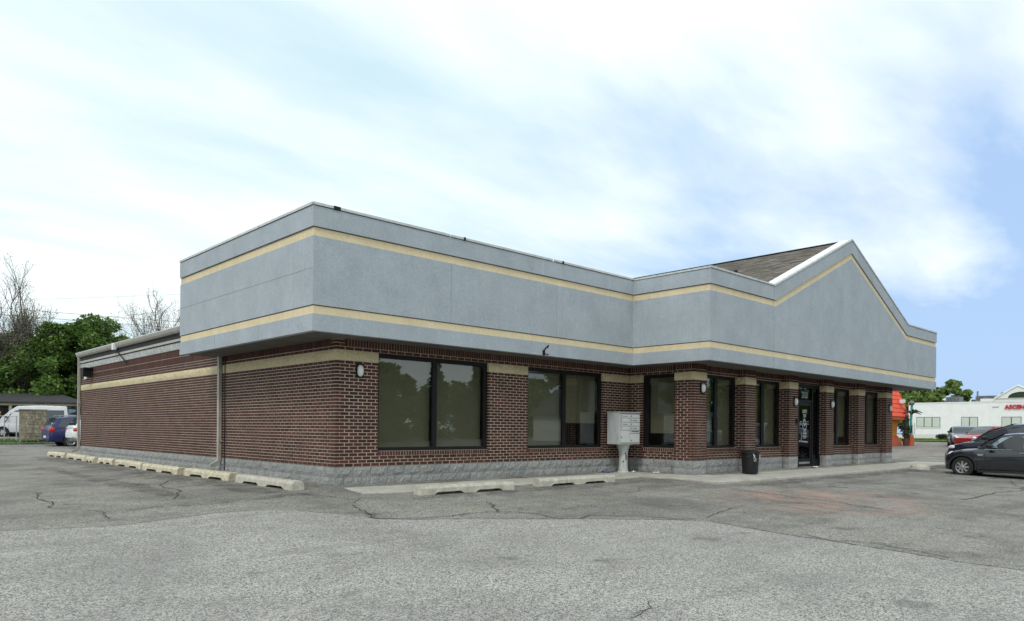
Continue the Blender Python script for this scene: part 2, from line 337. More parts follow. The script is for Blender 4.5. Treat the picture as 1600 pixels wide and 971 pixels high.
# ------------------------------------------------------------------ ground
def ss(t): t = min(1, max(0, t)); return t*t*(3-2*t)
def gz(x, y):
    dx = max(-x, x-23, 0); dy = max(-1.3*y, 0)
    if y > 19: dy = y-19
    d = math.hypot(dx, dy); d = min(d, math.hypot(max(9.3-x, x-23, 0), max(-1.3*(y+2.1), 0)) if y < 19 else d)
    z = -.35-.43*(1-math.exp(-d/6)); z += .0228*min(max(0, x-25), 62)
    ry = max(0, y-19); return z+.017*min(ry, 70)*(1-ss((x-20)/40))
def axis(lo, hi, a, b, st, gr=1.16):
    v = [a+i*st for i in range(int((b-a)/st)+1)]; s = st; x = v[-1]
    while x < hi: s *= gr; x += s; v.append(min(x, hi))
    s = st; x = v[0]; out = []
    while x > lo: s *= gr; x -= s; out.append(max(x, lo))
    return out[::-1]+v
xs = axis(-900, 1500, -10, 30, .4); ys = axis(-900, 1500, -16, 24, .4)
g = MB(); nx = len(xs); g.v = [(x, y, gz(x, y)) for y in ys for x in xs]
g.f = [(j*nx+i, j*nx+i+1, (j+1)*nx+i+1, (j+1)*nx+i) for j in range(len(ys)-1) for i in range(nx-1)]
ground = g.build('parking_lot', 'asphalt', smooth=True, kind='structure')
# lighter, newer lane asphalt in the foreground, laid against the old lot along a ragged seam
seam = [(-40, 14), (-16, 3.2), (-9, .4), (-6.5, -.85), (-5.6, -1.27), (-5.01, -1.55), (-4.39, -1.85), (-3.97, -1.8), (-3.64, -1.71), (-2.98, -1.60), (-2.39, -1.75), (-1.94, -2.1), (-1.6, -2.7), (-1.35, -3.2), (-1.27, -3.49), (-.93, -3.78), (-.4, -4.03), (.11, -4.33), (.8, -4.75), (1.69, -5.29), (2.6, -6.0), (3.0, -6.45), (2.81, -7.31), (2.64, -8.08), (2.59, -8.71), (2.5, -9.38), (2.26, -10.15), (2.27, -10.77), (2.2, -12), (1.5, -16), (0, -40)]
def dense(pts, st):
    out = []
    for a, b in zip(pts, pts[1:]):
        n = max(1, int(math.dist(a, b)/st)); out += [(a[0]+(b[0]-a[0])*i/n, a[1]+(b[1]-a[1])*i/n) for i in range(n)]
    return out+[pts[-1]]
rs = random.Random(3); sd_ = [(x+rs.uniform(-.012, .012), y+rs.uniform(-.012, .012)) for x, y in dense(seam, .12)]
piv = (-30, -28); rows = [0, .02, .05, .09, .14, .2, .27, .35, .44, .54, .65, .78, .9, 1]
l = MB(); k = len(sd_)
for t in rows:
    for x, y in sd_:
        X, Y = x+(piv[0]-x)*t, y+(piv[1]-y)*t; l.v.append((X, Y, gz(X, Y)+.006))
l.f = [(j*k+i, (j+1)*k+i, (j+1)*k+i+1, j*k+i+1) for j in range(len(rows)-1) for i in range(k-1)]
link('access_lane', fixn(l.mesh('access_lane', 'lane_asphalt', True)), kind='structure')
for o in (bpy.data.objects['access_lane'],):
    me = o.data
    if me.polygons[0].normal.z < 0: me.flip_normals()
def ribbon(pts, w, lift, jit=0, st=.06, taper=True, seed=1):
    r_ = random.Random(seed); P = dense(pts, st); n = len(P); mb = MB(); ox = 0
    for i, (x, y) in enumerate(P):
        a = P[max(0, i-1)]; b = P[min(n-1, i+1)]; dx, dy = b[0]-a[0], b[1]-a[1]; q = math.hypot(dx, dy) or 1
        ox = ox*.8+r_.uniform(-jit, jit); ww = w*(r_.uniform(.45, 1.4) if jit else 1)/2
        if taper: ww *= min(1, .15+min(i, n-1-i)*.2)
        nx_, ny_ = -dy/q, dx/q
        for s_ in (-1, 1):
            X, Y = x+nx_*(ox+s_*ww), y+ny_*(ox+s_*ww); mb.v.append((X, Y, gz(X, Y)+lift))
    mb.f = [(2*i, 2*i+2, 2*i+3, 2*i+1) for i in range(n-1)]; return mb
cracks = [(seam[3:11], .022, .5), (seam[13:29], .034, .6),
 ([(-.84, -1.98), (-1.12, -2.95), (-1.27, -3.42), (-.74, -3.68), (-.24, -3.83), (.29, -3.75), (1.04, -3.92), (1.2, -4.51), (1.07, -4.91), (1.38, -5.1), (1.85, -4.89), (2.55, -5.4), (2.79, -5.99), (3.23, -6.19)], .03, 1),
 ([(1.44, -2.83), (1.0, -3.57), (.77, -3.93)], .03, 1), ([(1.99, -4.19), (2.98, -4.08), (3.77, -4.42)], .025, 1),
 ([(7.61, -4.12), (7.53, -5.08), (7.41, -5.97), (7.38, -6.76), (6.9, -7.87)], .04, .8), ([(7.1, -5.2), (7.15, -6.1), (6.9, -7.0)], .02, .8), ([(6.5, -5.6), (6.5, -6.5), (6.2, -7.4)], .02, .8),
 ([(5.9, -5.9), (5.7, -6.8), (5.5, -7.5)], .018, .8), ([(5.2, -6.0), (4.9, -7.0), (4.6, -7.7)], .018, .8), ([(4.5, -6.1), (4.2, -7.2), (3.9, -8.0)], .018, .8),
 ([(2.95, -7.9), (2.72, -8.55), (2.9, -8.95), (2.70, -9.6), (2.4, -10.1)], .03, 1.2), ([(10.41, -7.95), (13.5, -7.94), (16.07, -7.93)], .04, 1), ([(5.26, -8.81), (5.13, -9.38), (5.08, -9.88)], .02, .8),
 ([(-2.72, -9.2), (-2.47, -9.14), (-2.24, -9.06)], .014, 1), ([(-4.4, 4.91), (-4.4, 2.85), (-4.53, .95)], .03, 1), ([(-3.1, .5), (-2.2, 2.0), (-1.6, 4.5)], .025, 1),
 ([(3.23, -6.19), (4.2, -5.9), (5.4, -5.7)], .02, 1), ([(-.84, -1.98), (-.3, -1.5), (.1, -1.6)], .02, 1), ([(12.0, -6.1), (12.5, -7.2), (11.6, -7.95)], .03, 1)]
def frac(pts, amp, r_, lv=3):
    for _ in range(lv):
        out = []
        for a, b in zip(pts, pts[1:]):
            L = math.dist(a, b); out += [a, ((a[0]+b[0])/2+r_.gauss(0, amp*L), (a[1]+b[1])/2+r_.gauss(0, amp*L))]
        pts = out+[pts[-1]]
    return pts
cracks += [([(-4.53, .95), (-4.1, -.2), (-4.3, -1.2)], .02, 1), ([(16.07, -7.93), (18, -7.2), (20.5, -7.4)], .03, 1), ([(-.5, -1.8), (-.9, -.9), (-1.5, .4), (-2.6, .9)], .02, 1), ([(4.4, -2.6), (5.4, -3.1), (6.2, -2.7), (7.2, -3.3)], .018, 1), ([(9.0, -4.6), (10.4, -5.2), (12.0, -4.9), (14.5, -5.4)], .02, 1)]
for i, (pts, w, j) in enumerate(cracks):
    rc = random.Random(i+40); fp = frac(pts, .0 if i in (0, 1) else .07, rc)
    ribbon(fp, w*.72, .010, .008*j, seed=i+5, st=.04).build('crack', 'crack_dark', ground)
    if i > 0:
        for _ in range(1 if i > 3 else 4):
            q0 = rc.choice(fp[2:-2] or fp); a_ = rc.uniform(0, 6.28); L_ = rc.uniform(.25, .8)
            ribbon(frac([q0, (q0[0]+L_*math.cos(a_), q0[1]+L_*math.sin(a_))], .16, rc, 3), .008, .010, .004, st=.04, seed=i).build('crack', 'crack_dark', ground)
for k_, (a_, b_) in enumerate([((-3.4, -1.62), (-1.9, -2.1)), ((1.2, -5.0), (3.0, -6.45))]):   # grit and weeds caught along the seam
    rg = random.Random(k_+90); gm = MB()
    for _ in range(160):
        t_ = rg.random(); X = a_[0]+(b_[0]-a_[0])*t_+rg.gauss(0, .05); Y = a_[1]+(b_[1]-a_[1])*t_+rg.gauss(0, .05); q_ = rg.uniform(.004, .011); z_ = gz(X, Y)+.006
        gm.add([(X-q_, Y-q_, z_), (X+q_, Y-q_*.6, z_), (X+q_*.4, Y+q_, z_), (X, Y, z_+q_)], [(0, 1, 3), (1, 2, 3), (2, 0, 3)])
    o_ = gm.build('grit', 'grey_concrete', kind='stuff'); tag(o_, 'loose grit along the seam of the asphalt at the '+('left' if k_ == 0 else 'right'), 'grit')
for i, (a, b) in enumerate([((.1, -1.96), (.78, -3.7)), ((3.45, -1.87), (4.15, -3.8)), ((6.76, -1.75), (7.35, -3.1)), ((-1.5, .35), (-4.2, .05)), ((-3.9, 8.25), (-1.0, 8.5)), ((-1.3, 3.0), (-4.6, 2.7)), ((-1.2, 5.7), (-4.4, 5.5)), ((-1.2, 11.4), (-4.2, 11.2)), ((13.0, -4.2), (13.0, -7.6)), ((16.6, -4.2), (16.6, -8.0))]):
    ribbon([a, b], .10, .008, 0, .3, False).build('painted_line', 'worn_yellow', ground)
def shadowmat():  # dark see-through film for painted contact shadow, broken up by noise
    m, t, b, o = new_mat('contact_shadow'); N = NT(t); p = N.pos(); b.inputs['Base Color'].default_value = (.035, .033, .030, 1); b.inputs['Roughness'].default_value = .9
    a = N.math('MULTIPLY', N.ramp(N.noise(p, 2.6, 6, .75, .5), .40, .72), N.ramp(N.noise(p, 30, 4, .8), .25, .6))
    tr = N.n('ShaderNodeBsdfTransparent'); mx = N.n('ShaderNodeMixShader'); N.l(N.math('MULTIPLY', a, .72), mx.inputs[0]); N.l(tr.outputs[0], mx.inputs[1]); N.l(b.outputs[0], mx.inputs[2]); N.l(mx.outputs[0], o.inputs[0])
shadowmat()
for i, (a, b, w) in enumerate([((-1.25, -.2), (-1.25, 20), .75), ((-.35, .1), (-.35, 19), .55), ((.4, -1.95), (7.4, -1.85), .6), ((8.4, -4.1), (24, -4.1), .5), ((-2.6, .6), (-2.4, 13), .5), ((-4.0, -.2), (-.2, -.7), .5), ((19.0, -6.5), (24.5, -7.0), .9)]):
    ribbon(dense([a, b], .8), w, .0145, .04, st=.25, seed=70+i).build('contact_shadow_film', 'contact_shadow', ground)  # dark strips painting contact shadow by stops, walls and cars
# sidewalk of cast slabs round the front
sw = empty('sidewalk'); sw['kind'] = 'structure'
SZ = -.368
def slab(poly, z=SZ): 
    m = MB().prism(poly, z-.35, z); m.v = [(x, y, (z_ if z_ < z-.01 else max(z-.055, min(z, gz(x, y)+.035))) ) for x, y, z_ in m.v]
    me = fixn(m.mesh('slab', 'sidewalk_concrete')); bm = bmesh.new(); bm.from_mesh(me)
    bmesh.ops.bevel(bm, geom=[e for e in bm.edges if all(v.co.z > z-.1 for v in e.verts)], offset=.012, segments=1, affect='EDGES'); bm.to_mesh(me); bm.free()
    return link('slab', me, sw)
slab([(.02, -.03), (-.06, -1.12), (.55, -1.28), (1.03, -1.28), (1.03, -.03)])
x = 1.04
while x < 7.4: slab([(x, -1.28), (x+1.27, -1.28), (x+1.27, -.03), (x, -.03)]); x += 1.28
slab([(7.44, -1.27), (8.0, -1.34), (8.05, -2.2), (9.05, -2.2), (9.05, -.03), (7.44, -.03)])
slab([(8.05, -2.21), (8.1, -3.55), (9.6, -3.72), (9.6, -2.26), (9.05, -2.26), (9.05, -2.21)])
x = 9.61
while x < 25: slab([(x, -3.72), (x+1.49, -3.72), (x+1.49, -2.05), (x, -2.05)]); x += 1.5

# ------------------------------------------------------------------ the commercial building
B = empty('commercial_building', (0, 0, 0), 0, 'long single storey brown brick building with grey stucco fascia, gabled entrance and cream bands', 'building')
CH = .0677; BW = .2032; J = .0135; JH = .0215
def W2(F, s, n, z): O, D, Nn = F; return (O[0]+D[0]*s+Nn[0]*n, O[1]+D[1]*s+Nn[1]*n, z)
def fbox(mb, F, s0, s1, n0, n1, z0, z1):
    p = [W2(F, s0, n0, z0), W2(F, s1, n0, z0), W2(F, s1, n1, z0), W2(F, s0, n1, z0), W2(F, s0, n0, z1), W2(F, s1, n0, z1), W2(F, s1, n1, z1), W2(F, s0, n1, z1)]
    a = Vector(p[1])-Vector(p[0]); b = Vector(p[3])-Vector(p[0])
    if a.cross(b).z < 0: p = [p[3], p[2], p[1], p[0], p[7], p[6], p[5], p[4]]
    return mb.hexa(p)
FR = ((0, 0), (1, 0), (0, -1)); SD = ((0, 0), (0, 1), (-1, 0)); BS = ((9.28, 0), (0, -1), (-1, 0)); BY = ((9.28, -2.03), (1, 0), (0, -1))
WIN_T = 2.302; SILL = .305; L_SIDE = 18.97
bricks = []   # (F, s0, s1, nface, z0, z1)
def field(F, s0, s1, c0, c1, n=0, wrap=(0, 0), par=0, holes=()):
    for c in range(c0, c1):
        z0 = c*CH; odd = (c+par) % 2; a, b = s0, s1
        if wrap[0] and odd: a += .1016
        if wrap[1] and odd: b -= .1016
        ivs = [(a, b)]
        for (h0, h1, hz0, hz1) in holes:
            if z0 >= hz0-.01 and z0+CH <= hz1+.01:
                ivs = [q for (p, r) in ivs for q in ((p, min(r, h0)), (max(p, h1), r)) if q[1]-q[0] > .03]
        for (p, r) in ivs:
            k = math.floor((p-s0)/BW)-1
            while True:
                x0 = s0+k*BW+(.1016 if odd else 0); x1 = x0+BW; k += 1
                if x0 >= r-.02: break
                if 0 < x0-p < .06: x0 = p
                if 0 < r-x1 < .06: x1 = r+.001
                q0, q1 = max(x0, p), min(x1, r)
                if q1-q0 < .06: continue
                e0 = 0 if abs(q0-p) < 1e-6 else JH/2; e1 = 0 if abs(q1-r) < 1e-6 else JH/2
                bricks.append((F, q0+e0, q1-e1, n, z0+J/2, z0+CH-J/2))
def soldier(F, s0, s1, z0, h, n=0, step=.0677):
    k = max(1, round((s1-s0)/step)); st = (s1-s0)/k
    for i in range(k): bricks.append((F, s0+i*st+(J/2 if i else 0), s0+(i+1)*st-(J/2 if i < k-1 else 0), n, z0+J/2, z0+h-J/2, 1))
mort = MB()
def backing(F, s0, s1, z0, z1, n=0, d=.14): fbox(mort, F, s0, s1, n-.007, n-d, z0, z1)
TOPZ = 2.53
# front wall
W1 = (.98, 3.98); W2_ = (5.27, 8.11)
hf = [(W1[0], W1[1], SILL-.11, WIN_T), (W2_[0], W2_[1], SILL-.11, WIN_T)]
field(FR, 0, 9.28, 0, 31, wrap=(1, 0), holes=hf); field(FR, 0, 9.28, 34, 35, wrap=(1, 0)); soldier(FR, .2032, 9.28, 35*CH, .19); field(FR, 0, .2032, 35, 38, wrap=(1, 0))
for a, b in (W1, W2_): soldier(FR, a, b, SILL-.1016, .1016, n=.018); fbox(mort, FR, a+.002, b-.002, .012, -.05, SILL-.1016, SILL-.004)
for a, b in ((.007, .973), (3.987, 5.263), (8.117, 9.28)): backing(FR, a, b, 0, TOPZ)
for a, b in (W1, W2_): backing(FR, a, b, 0, SILL-.005); backing(FR, a, b, WIN_T+.006, TOPZ)
# side wall
field(SD, 0, L_SIDE, 0, 31, wrap=(1, 0), par=1); field(SD, 0, 5.6, 34, 35, wrap=(1, 0), par=1); soldier(SD, .2032, 5.6, 35*CH, .19); field(SD, 0, .2032, 35, 38, wrap=(1, 0), par=1)
field(SD, 5.6, L_SIDE, 34, 37, par=1); soldier(SD, 5.6, L_SIDE, 37*CH, .203); soldier(SD, 5.6, L_SIDE, 40*CH, .203)
backing(SD, .15, 5.6, 0, TOPZ); backing(SD, 5.6, L_SIDE, 0, 3.12)
# bay side wall and corner pilaster
field(BS, 0, .45, 0, 31); field(BS, .45, 1.63, 0, 3); soldier(BS, .45, 1.63, SILL-.1016, .1016, n=.018); fbox(mort, BS, .452, 1.62, .012, -.05, SILL-.1016, SILL-.004); field(BS, 0, 1.63, 34, 35); soldier(BS, 0, 1.63, 35*CH, .19)
backing(BS, 0, .443, 0, TOPZ); backing(BS, .45, 1.62, 0, SILL-.005); backing(BS, .45, 1.62, WIN_T+.006, TOPZ)
P1F = ((9.08, -2.23), (1, 0), (0, -1)); P1S = ((9.08, -2.23), (0, 1), (-1, 0))
field(P1F, 0, .61, 0, 31, wrap=(1, 1)); field(P1F, 0, .61, 34, 35, wrap=(1, 1)); soldier(P1F, 0, .61, 35*CH, .19)
field(P1S, 0, .61, 0, 31, wrap=(1, 0), par=1); field(P1S, 0, .61, 34, 35, wrap=(1, 0), par=1); soldier(P1S, .1, .61, 35*CH, .19)
fbox(mort, P1F, .010, .600, -.010, -.58, 0, TOPZ)
PX = [9.08, 11.69, 14.34, 16.97, 19.63, 22.29]
DOORB = (14.95, 16.97)
for i, x in enumerate(PX):
    if i:
        Fp = ((x, -2.23), (1, 0), (0, -1)); Fl = ((x, -2.23), (0, 1), (-1, 0))
        field(Fp, 0, .61, 0, 31, wrap=(1, 1)); field(Fp, 0, .61, 34, 35, wrap=(1, 1)); soldier(Fp, 0, .61, 35*CH, .19)
        dd = .40 if i < 5 else .40
        field(Fl, 0, dd, 0, 31, wrap=(1, 0), par=1); field(Fl, 0, .4, 34, 35, wrap=(1, 0), par=1); soldier(Fl, .1, .4, 35*CH, .19)
        fbox(mort, Fp, .010, .600, -.010, -.39, 0, TOPZ)
    Frt = ((x+.61, -2.23), (0, 1), (1, 0))
    field(Frt, 0, .4 if i < 5 else .61, 0, 31, wrap=(1, 0), par=1)
for i in range(5):
    a, b = PX[i]+.61-9.28, PX[i+1]-9.28
    if i != 2:
        field(BY, a, b, 0, 3); soldier(BY, a, b, SILL-.1016, .1016, n=.018); fbox(mort, BY, a+.002, b-.002, .012, -.05, SILL-.1016, SILL-.004); backing(BY, a, b, 0, SILL-.005)
    field(BY, a, b, 34, 35); soldier(BY, a, b, 35*CH, .19); backing(BY, a, b, WIN_T+.006, TOPZ)
# far end wall and rear wall, plain brick
RW = ((22.9, -1.62), (0, 1), (1, 0)); fbox(mort, RW, 0, 20.59, -.007, -.14, -.8, 3.1)
BK = ((22.9, 18.97), (-1, 0), (0, 1)); fbox(mort, BK, .14, 22.7, -.007, -.14, -.8, 3.1)
field(RW, 0, 20.59, 0, 45); field(BK, 0, 22.9, 0, 31)
mort.build('mortar_backing', 'mortar', B)
def px_len(b):
    F, s0, s1, n, z0, z1 = b[:6]; a = Vector(W2(F, s0, n, z0))-CAM; c = Vector(W2(F, s1, n, z0))-CAM
    za, zc = a.dot(F_), c.dot(F_)
    if F in (RW, BK) or za < 1: return 0
    if F[2][0] > 0: return 0
    return abs(a.dot(R_)/za-c.dot(R_)/zc)*(z1-z0)/za*1e4
order = sorted(range(len(bricks)), key=lambda i: -px_len(bricks[i])); top = set(order[:300])
cache = {}; rest = MB(); rb = random.Random(11)
for i, b in enumerate(bricks):
    F, s0, s1, n, z0, z1 = b[:6]; pr = rb.uniform(-.0015, .0015); dep = .09 if len(b) == 6 else .085
    if i in top:
        key = (round(s1-s0, 3), round(z1-z0, 3), n)
        if key not in cache:
            q = MB().box(0, s1-s0, 0, dep, 0, z1-z0); cache[key] = q.mesh('brick', 'brick_clay')
        D = Vector((*F[1], 0)); Nn = Vector((*F[2], 0)); rz = math.atan2(D.y, D.x)
        flip = D.cross(Vector((0, 0, 1))).dot(Nn) < 0   # local +y must point inward
        if flip: rz += math.pi; org = W2(F, s1, n+pr, z0)
        else: org = W2(F, s0, n+pr, z0)
        link('brick', cache[key], B, org, (0, 0, rz))
    else: fbox(rest, F, s0, s1, n+pr, n-dep, z0, z1)
rest.build('brickwork', 'brick_clay', B, kind='stuff')
# split faced blocks: base courses and cream band, shared rough meshes
rcache = {}
def rough_block(F, s0, s1, z0, z1, n, mat, name, wrap=(0, 0)):
    w, h = s1-s0, z1-z0; var = rb.randrange(3); key = (round(w, 2), round(h, 2), mat, var)
    if key not in rcache:
        nxx, nzz = max(2, round(w/.07)), 3; mb = MB(); r_ = random.Random(str(key))
        def V(i, j):
            e = i in (0, nxx) or j in (0, nzz)
            return (w*i/nxx+(0 if e else r_.uniform(-.012, .012)), (.012 if e else r_.uniform(-.014, .009)), h*j/nzz+(0 if e else r_.uniform(-.012, .012)))
        vs = [V(i, j) for j in range(nzz+1) for i in range(nxx+1)]
        fs = [(j*(nxx+1)+i, j*(nxx+1)+i+1, (j+1)*(nxx+1)+i+1, (j+1)*(nxx+1)+i) for j in range(nzz) for i in range(nxx)]
        mb.add(vs, fs); d = .19; k = len(mb.v); mb.v += [(0, d, 0), (w, d, 0), (w, d, h), (0, d, h)]
        a, b_, c_, e_ = 0, nxx, nzz*(nxx+1)+nxx, nzz*(nxx+1)
        mb.f += [(a, k, k+1, *range(b_, a, -1)), (e_, *range(e_+1, c_+1), k+2, k+3), (b_, k+1, k+2, *[j*(nxx+1)+nxx for j in range(nzz, 0, -1)]), (a, *[j*(nxx+1) for j in range(1, nzz+1)], k+3, k)]
        rcache[key] = mb.mesh(name, mat)
    D = Vector((*F[1], 0)); Nn = Vector((*F[2], 0)); rz = math.atan2(D.y, D.x)
    if D.cross(Vector((0, 0, 1))).dot(Nn) < 0: rz += math.pi; org = W2(F, s1, n, z0)
    else: org = W2(F, s0, n, z0)
    return link(name, rcache[key], B, org, (0, 0, rz))
def block_row(F, s0, s1, z0, z1, n, mat, name, step=.4064, off=0, gap=.004):
    x = s0-off
    while x < s1-.03:
        a, b = max(x, s0), min(x+step, s1)
        if s1-b < .06: b = s1
        if b-a > .05: rough_block(F, a+gap, b-gap, z0+gap, z1-gap, n, mat, name)
        x = b if b == s1 else x+step
        if b == s1: break
BASE = [(FR, 0, 9.27, 0), (SD, 0, L_SIDE, 0), (BS, .0, 1.62, 0), (P1F, 0, .61, 0), (P1S, .02, .61, 0)]+[(((x, -2.23), (1, 0), (0, -1)), 0, .61, 0) for x in PX[1:]]+[(((x, -2.23), (0, 1), (-1, 0)), .02, .2, 0) for x in PX[1:]]+[(((x+.61, -2.23), (0, 1), (1, 0)), .02, .2, 0) for x in PX[:5]]+[(((x+.61, -2.23), (0, 1), (1, 0)), .02, .61, 0) for x in PX[5:]]
BASE += [(BY, PX[i]+.61-9.28, PX[i+1]-9.28, 0) for i in range(5) if i != 2]
corebase = MB()
for F, a, b, n in BASE:
    for c in (0, 1):
        block_row(F, a, b, -.2032*(c+1)+(0 if c else -.004), -.2032*c-(.004 if c == 0 else 0), n+.012, 'split_face_grey', 'stone_block', off=.2032*c)
    fbox(MB(), F, 0, 1, 0, 1, 0, 1); cbm = MB(); fbox(cbm, F, a+.03, b-.03, -.02, -.12, -.9, -.006); cbm.build('foundation', 'mortar', B)
BAND = [(FR, 0, .98), (FR, 3.98, 5.27), (FR, 8.11, 9.27), (BS, .0, .45), (P1F, 0, .61), (P1S, .02, .61), (SD, 0.02, L_SIDE)]+[(((x, -2.23), (1, 0), (0, -1)), 0, .61) for x in PX[1:]]+[(((x, -2.23), (0, 1), (-1, 0)), .02, .33) for x in PX[1:]]+[(((22.9, -2.23), (0, 1), (1, 0)), .02, .61)]
for F, a, b in BAND: block_row(F, a, b, 31*CH, 34*CH, .012, 'split_face_cream', 'sandstone_block', step=.61 if b-a < .62 else .8128, gap=.0025)

# fascia -------------------------------------------------------------
ZB, ZT = 2.50, 4.783; XG, XM, XG2, XE = 11.584, 16.72, 21.855, 25.046; ZP = 6.965; OX, OY, YF = -.935, -.804, -3.11
SL = (ZP-ZT)/(XM-XG); CS = math.cos(math.atan(SL))
path = [(OX, 5.77), (OX, OY), (8.376, OY), (8.376, YF), (XE, YF), (XE, 1.5)]
def offset_path(d):   # d > 0 inward
    out = []; n = len(path)
    for i, (x, y) in enumerate(path):
        dirs = []
        if i > 0: dirs.append((Vector(path[i])-Vector(path[i-1])).normalized())
        if i < n-1: dirs.append((Vector(path[i+1])-Vector(path[i])).normalized())
        ns = [Vector((-q.y, q.x)) for q in dirs]   # left of travel = inward
        v = ns[0] if len(ns) == 1 else ns[0]+ns[1]
        out.append((x+v.x*d, y+v.y*d))
    return out
def zline(d, x, gable=True):
    if not gable: return ZT-d
    if x < XM: z = ZT+SL*(x-XG)-d/CS
    else: z = ZT+SL*(XG2-x)-d/CS
    return max(ZT-d, z)
def brk(d): q = d*(1/CS-1)/SL; return [XG+q, XM, XG2-q]
FP = {}
def layer(name, mat, d0, d1, out, thick=.09, gable=True):
    """strip whose top lies d0 and bottom d1 below the parapet line (bottom flat if gable False)"""
    po, pi = offset_path(-out), offset_path(-out+thick); F = fascia
    for i in range(len(path)-1):
        if i != 3:
            a, b, c, e = po[i], po[i+1], pi[i+1], pi[i]
            MB().add([(*a, ZT-d1), (*b, ZT-d1), (*c, ZT-d1), (*e, ZT-d1), (*a, ZT-d0), (*b, ZT-d0), (*c, ZT-d0), (*e, ZT-d0)], [(0, 3, 2, 1), (4, 5, 6, 7), (0, 1, 5, 4), (1, 2, 6, 5), (2, 3, 7, 6), (3, 0, 4, 7)]).build(name, mat, F)
        else:
            cuts = [(po[3][0], pi[3][0], XG-.010, XG-.010), (XG+.010, XG+.010, XG2-.010, XG2-.010), (XG2+.010, XG2+.010, po[4][0], pi[4][0])]
            yo, yi = po[3][1], pi[3][1]
            for (xa, xai, xb, xbi) in cuts:
                gt = gable and True
                xs_ = [x for x in sorted(set(brk(d0)+(brk(d1) if gable != 'top' else []))) if xa < x < xb] if gable else []
                X = [xa]+xs_+[xb]; Xi = [xai]+xs_+[xbi]
                mb = MB(); rings = []
                for x, x2 in zip(X, Xi):
                    t0 = zline(d0, x, gable); b0 = zline(d1, x, gable != 'top' and gable)
                    rings.append([(x, yo, b0), (x2, yi, b0), (x2, yi, t0), (x, yo, t0)])
                mb.loft(rings); link(name, fixn(mb.mesh(name, mat)), F)
fascia = link('fascia', MB().box(0, .01, 0, .01, 3.5, 3.51).mesh('fascia', 'dark_core'), B)
# dark core behind the strips gives the grooves their depth
def core():
    ci = offset_path(.055); cj = offset_path(.30); mb = MB()
    for i in range(len(path)-1):
        a, b, c, e = ci[i], ci[i+1], cj[i+1], cj[i]
        mb.add([(*a, ZB+.02), (*b, ZB+.02), (*c, ZB+.02), (*e, ZB+.02), (*a, ZT-.06), (*b, ZT-.06), (*c, ZT-.06), (*e, ZT-.06)], [(0, 3, 2, 1), (4, 5, 6, 7), (0, 1, 5, 4), (1, 2, 6, 5), (2, 3, 7, 6), (3, 0, 4, 7)])
    yo, yi = ci[3][1], cj[3][1]
    mb.loft([[(x, yo, ZT-.2), (x, yi, ZT-.2), (x, yi, z), (x, yo, z)] for x, z in ((XG-.3, ZT-.1), (XG+.05, ZT-.07), (XM, ZP-.07), (XG2-.05, ZT-.07), (XG2+.3, ZT-.1))])
    return fixn(mb.mesh('fascia_core', 'dark_core'))
link('fascia_core', core(), B)
layer('upper_frieze', 'grey_stucco', .055, .418, .012)
layer('cream_trim', 'cream_stucco', .434, .585, -.022)
layer('stucco_panel', 'grey_stucco', .588, 1.815, 0, gable='top')
layer('cream_trim', 'cream_stucco', 1.831, 1.975, -.018, gable=False)
layer('lower_frieze', 'grey_stucco', 1.978, ZT-ZB, .006, thick=.12, gable=False)
# coping: metal cap in lengths, with a drip edge
cp_o, cp_i = offset_path(-.03), offset_path(.34)
def coping(p0, p1, q1, q0, z0, z1, zz0, zz1, mat='coping_metal'):
    MB().add([(*p0, z0), (*p1, z0), (*q1, z0), (*q0, z0), (*p0, z1), (*p1, z1), (*q1, z1), (*q0, z1)] if zz0 is None else [(*p0, z0), (*p1, zz0), (*q1, zz0), (*q0, z0), (*p0, z1), (*p1, zz1), (*q1, zz1), (*q0, z1)],
             [(0, 3, 2, 1), (4, 5, 6, 7), (0, 1, 5, 4), (1, 2, 6, 5), (2, 3, 7, 6), (3, 0, 4, 7)]).build('coping', mat, B)
rcp = random.Random(5)
def cop_run(a, b, ai, bi, n):
    for i in range(n):
        t0, t1 = i/n+.0015, (i+1)/n-.0015; dz = rcp.uniform(-.004, .006)
        L = lambda u, v, t: (u[0]+(v[0]-u[0])*t, u[1]+(v[1]-u[1])*t)
        coping(L(a, b, t0), L(a, b, t1), L(ai, bi, t1), L(ai, bi, t0), ZT-.045+dz, ZT+dz, None, None)
cop_run(cp_o[0], cp_o[1], cp_i[0], cp_i[1], 3); cop_run(cp_o[1], cp_o[2], cp_i[1], cp_i[2], 3); cop_run(cp_o[2], cp_o[3], cp_i[2], cp_i[3], 1); cop_run(cp_o[4], cp_o[5], cp_i[4], cp_i[5], 2)
yo, yi = cp_o[3][1], cp_i[3][1]
coping((cp_o[3][0], yo), (XG, yo), (XG, yi), (cp_i[3][0], yi), ZT-.045, ZT, None, None)
coping((XG2, yo), (cp_o[4][0], yo), (cp_i[4][0], yi), (XG2, yi), ZT-.045, ZT, None, None)
for (xa, za, xb, zb) in ((XG, ZT, XM, ZP), (XM, ZP, XG2, ZT)):
    coping((xa, yo), (xb, yo), (xb, yo+.10), (xa, yo+.10), za-.05, za, zb-.05, zb)
    coping((xa, yo+.10), (xb, yo+.10), (xb, yo+.42), (xa, yo+.42), za-.05, za-.004, zb-.05, zb-.004, 'white_flashing')
for x, w in ((-.55, .14), (2.51, .05), (5.56, .05)):
    MB().box(x, x+w, OY-.036, OY+.1, ZT-.052, ZT+.012).build('coping_clip', 'black_metal', B)
MB().box(9.55, 9.62, YF-.02, YF+.05, ZT, ZT+.07).build('coping_clip', 'black_metal', B)
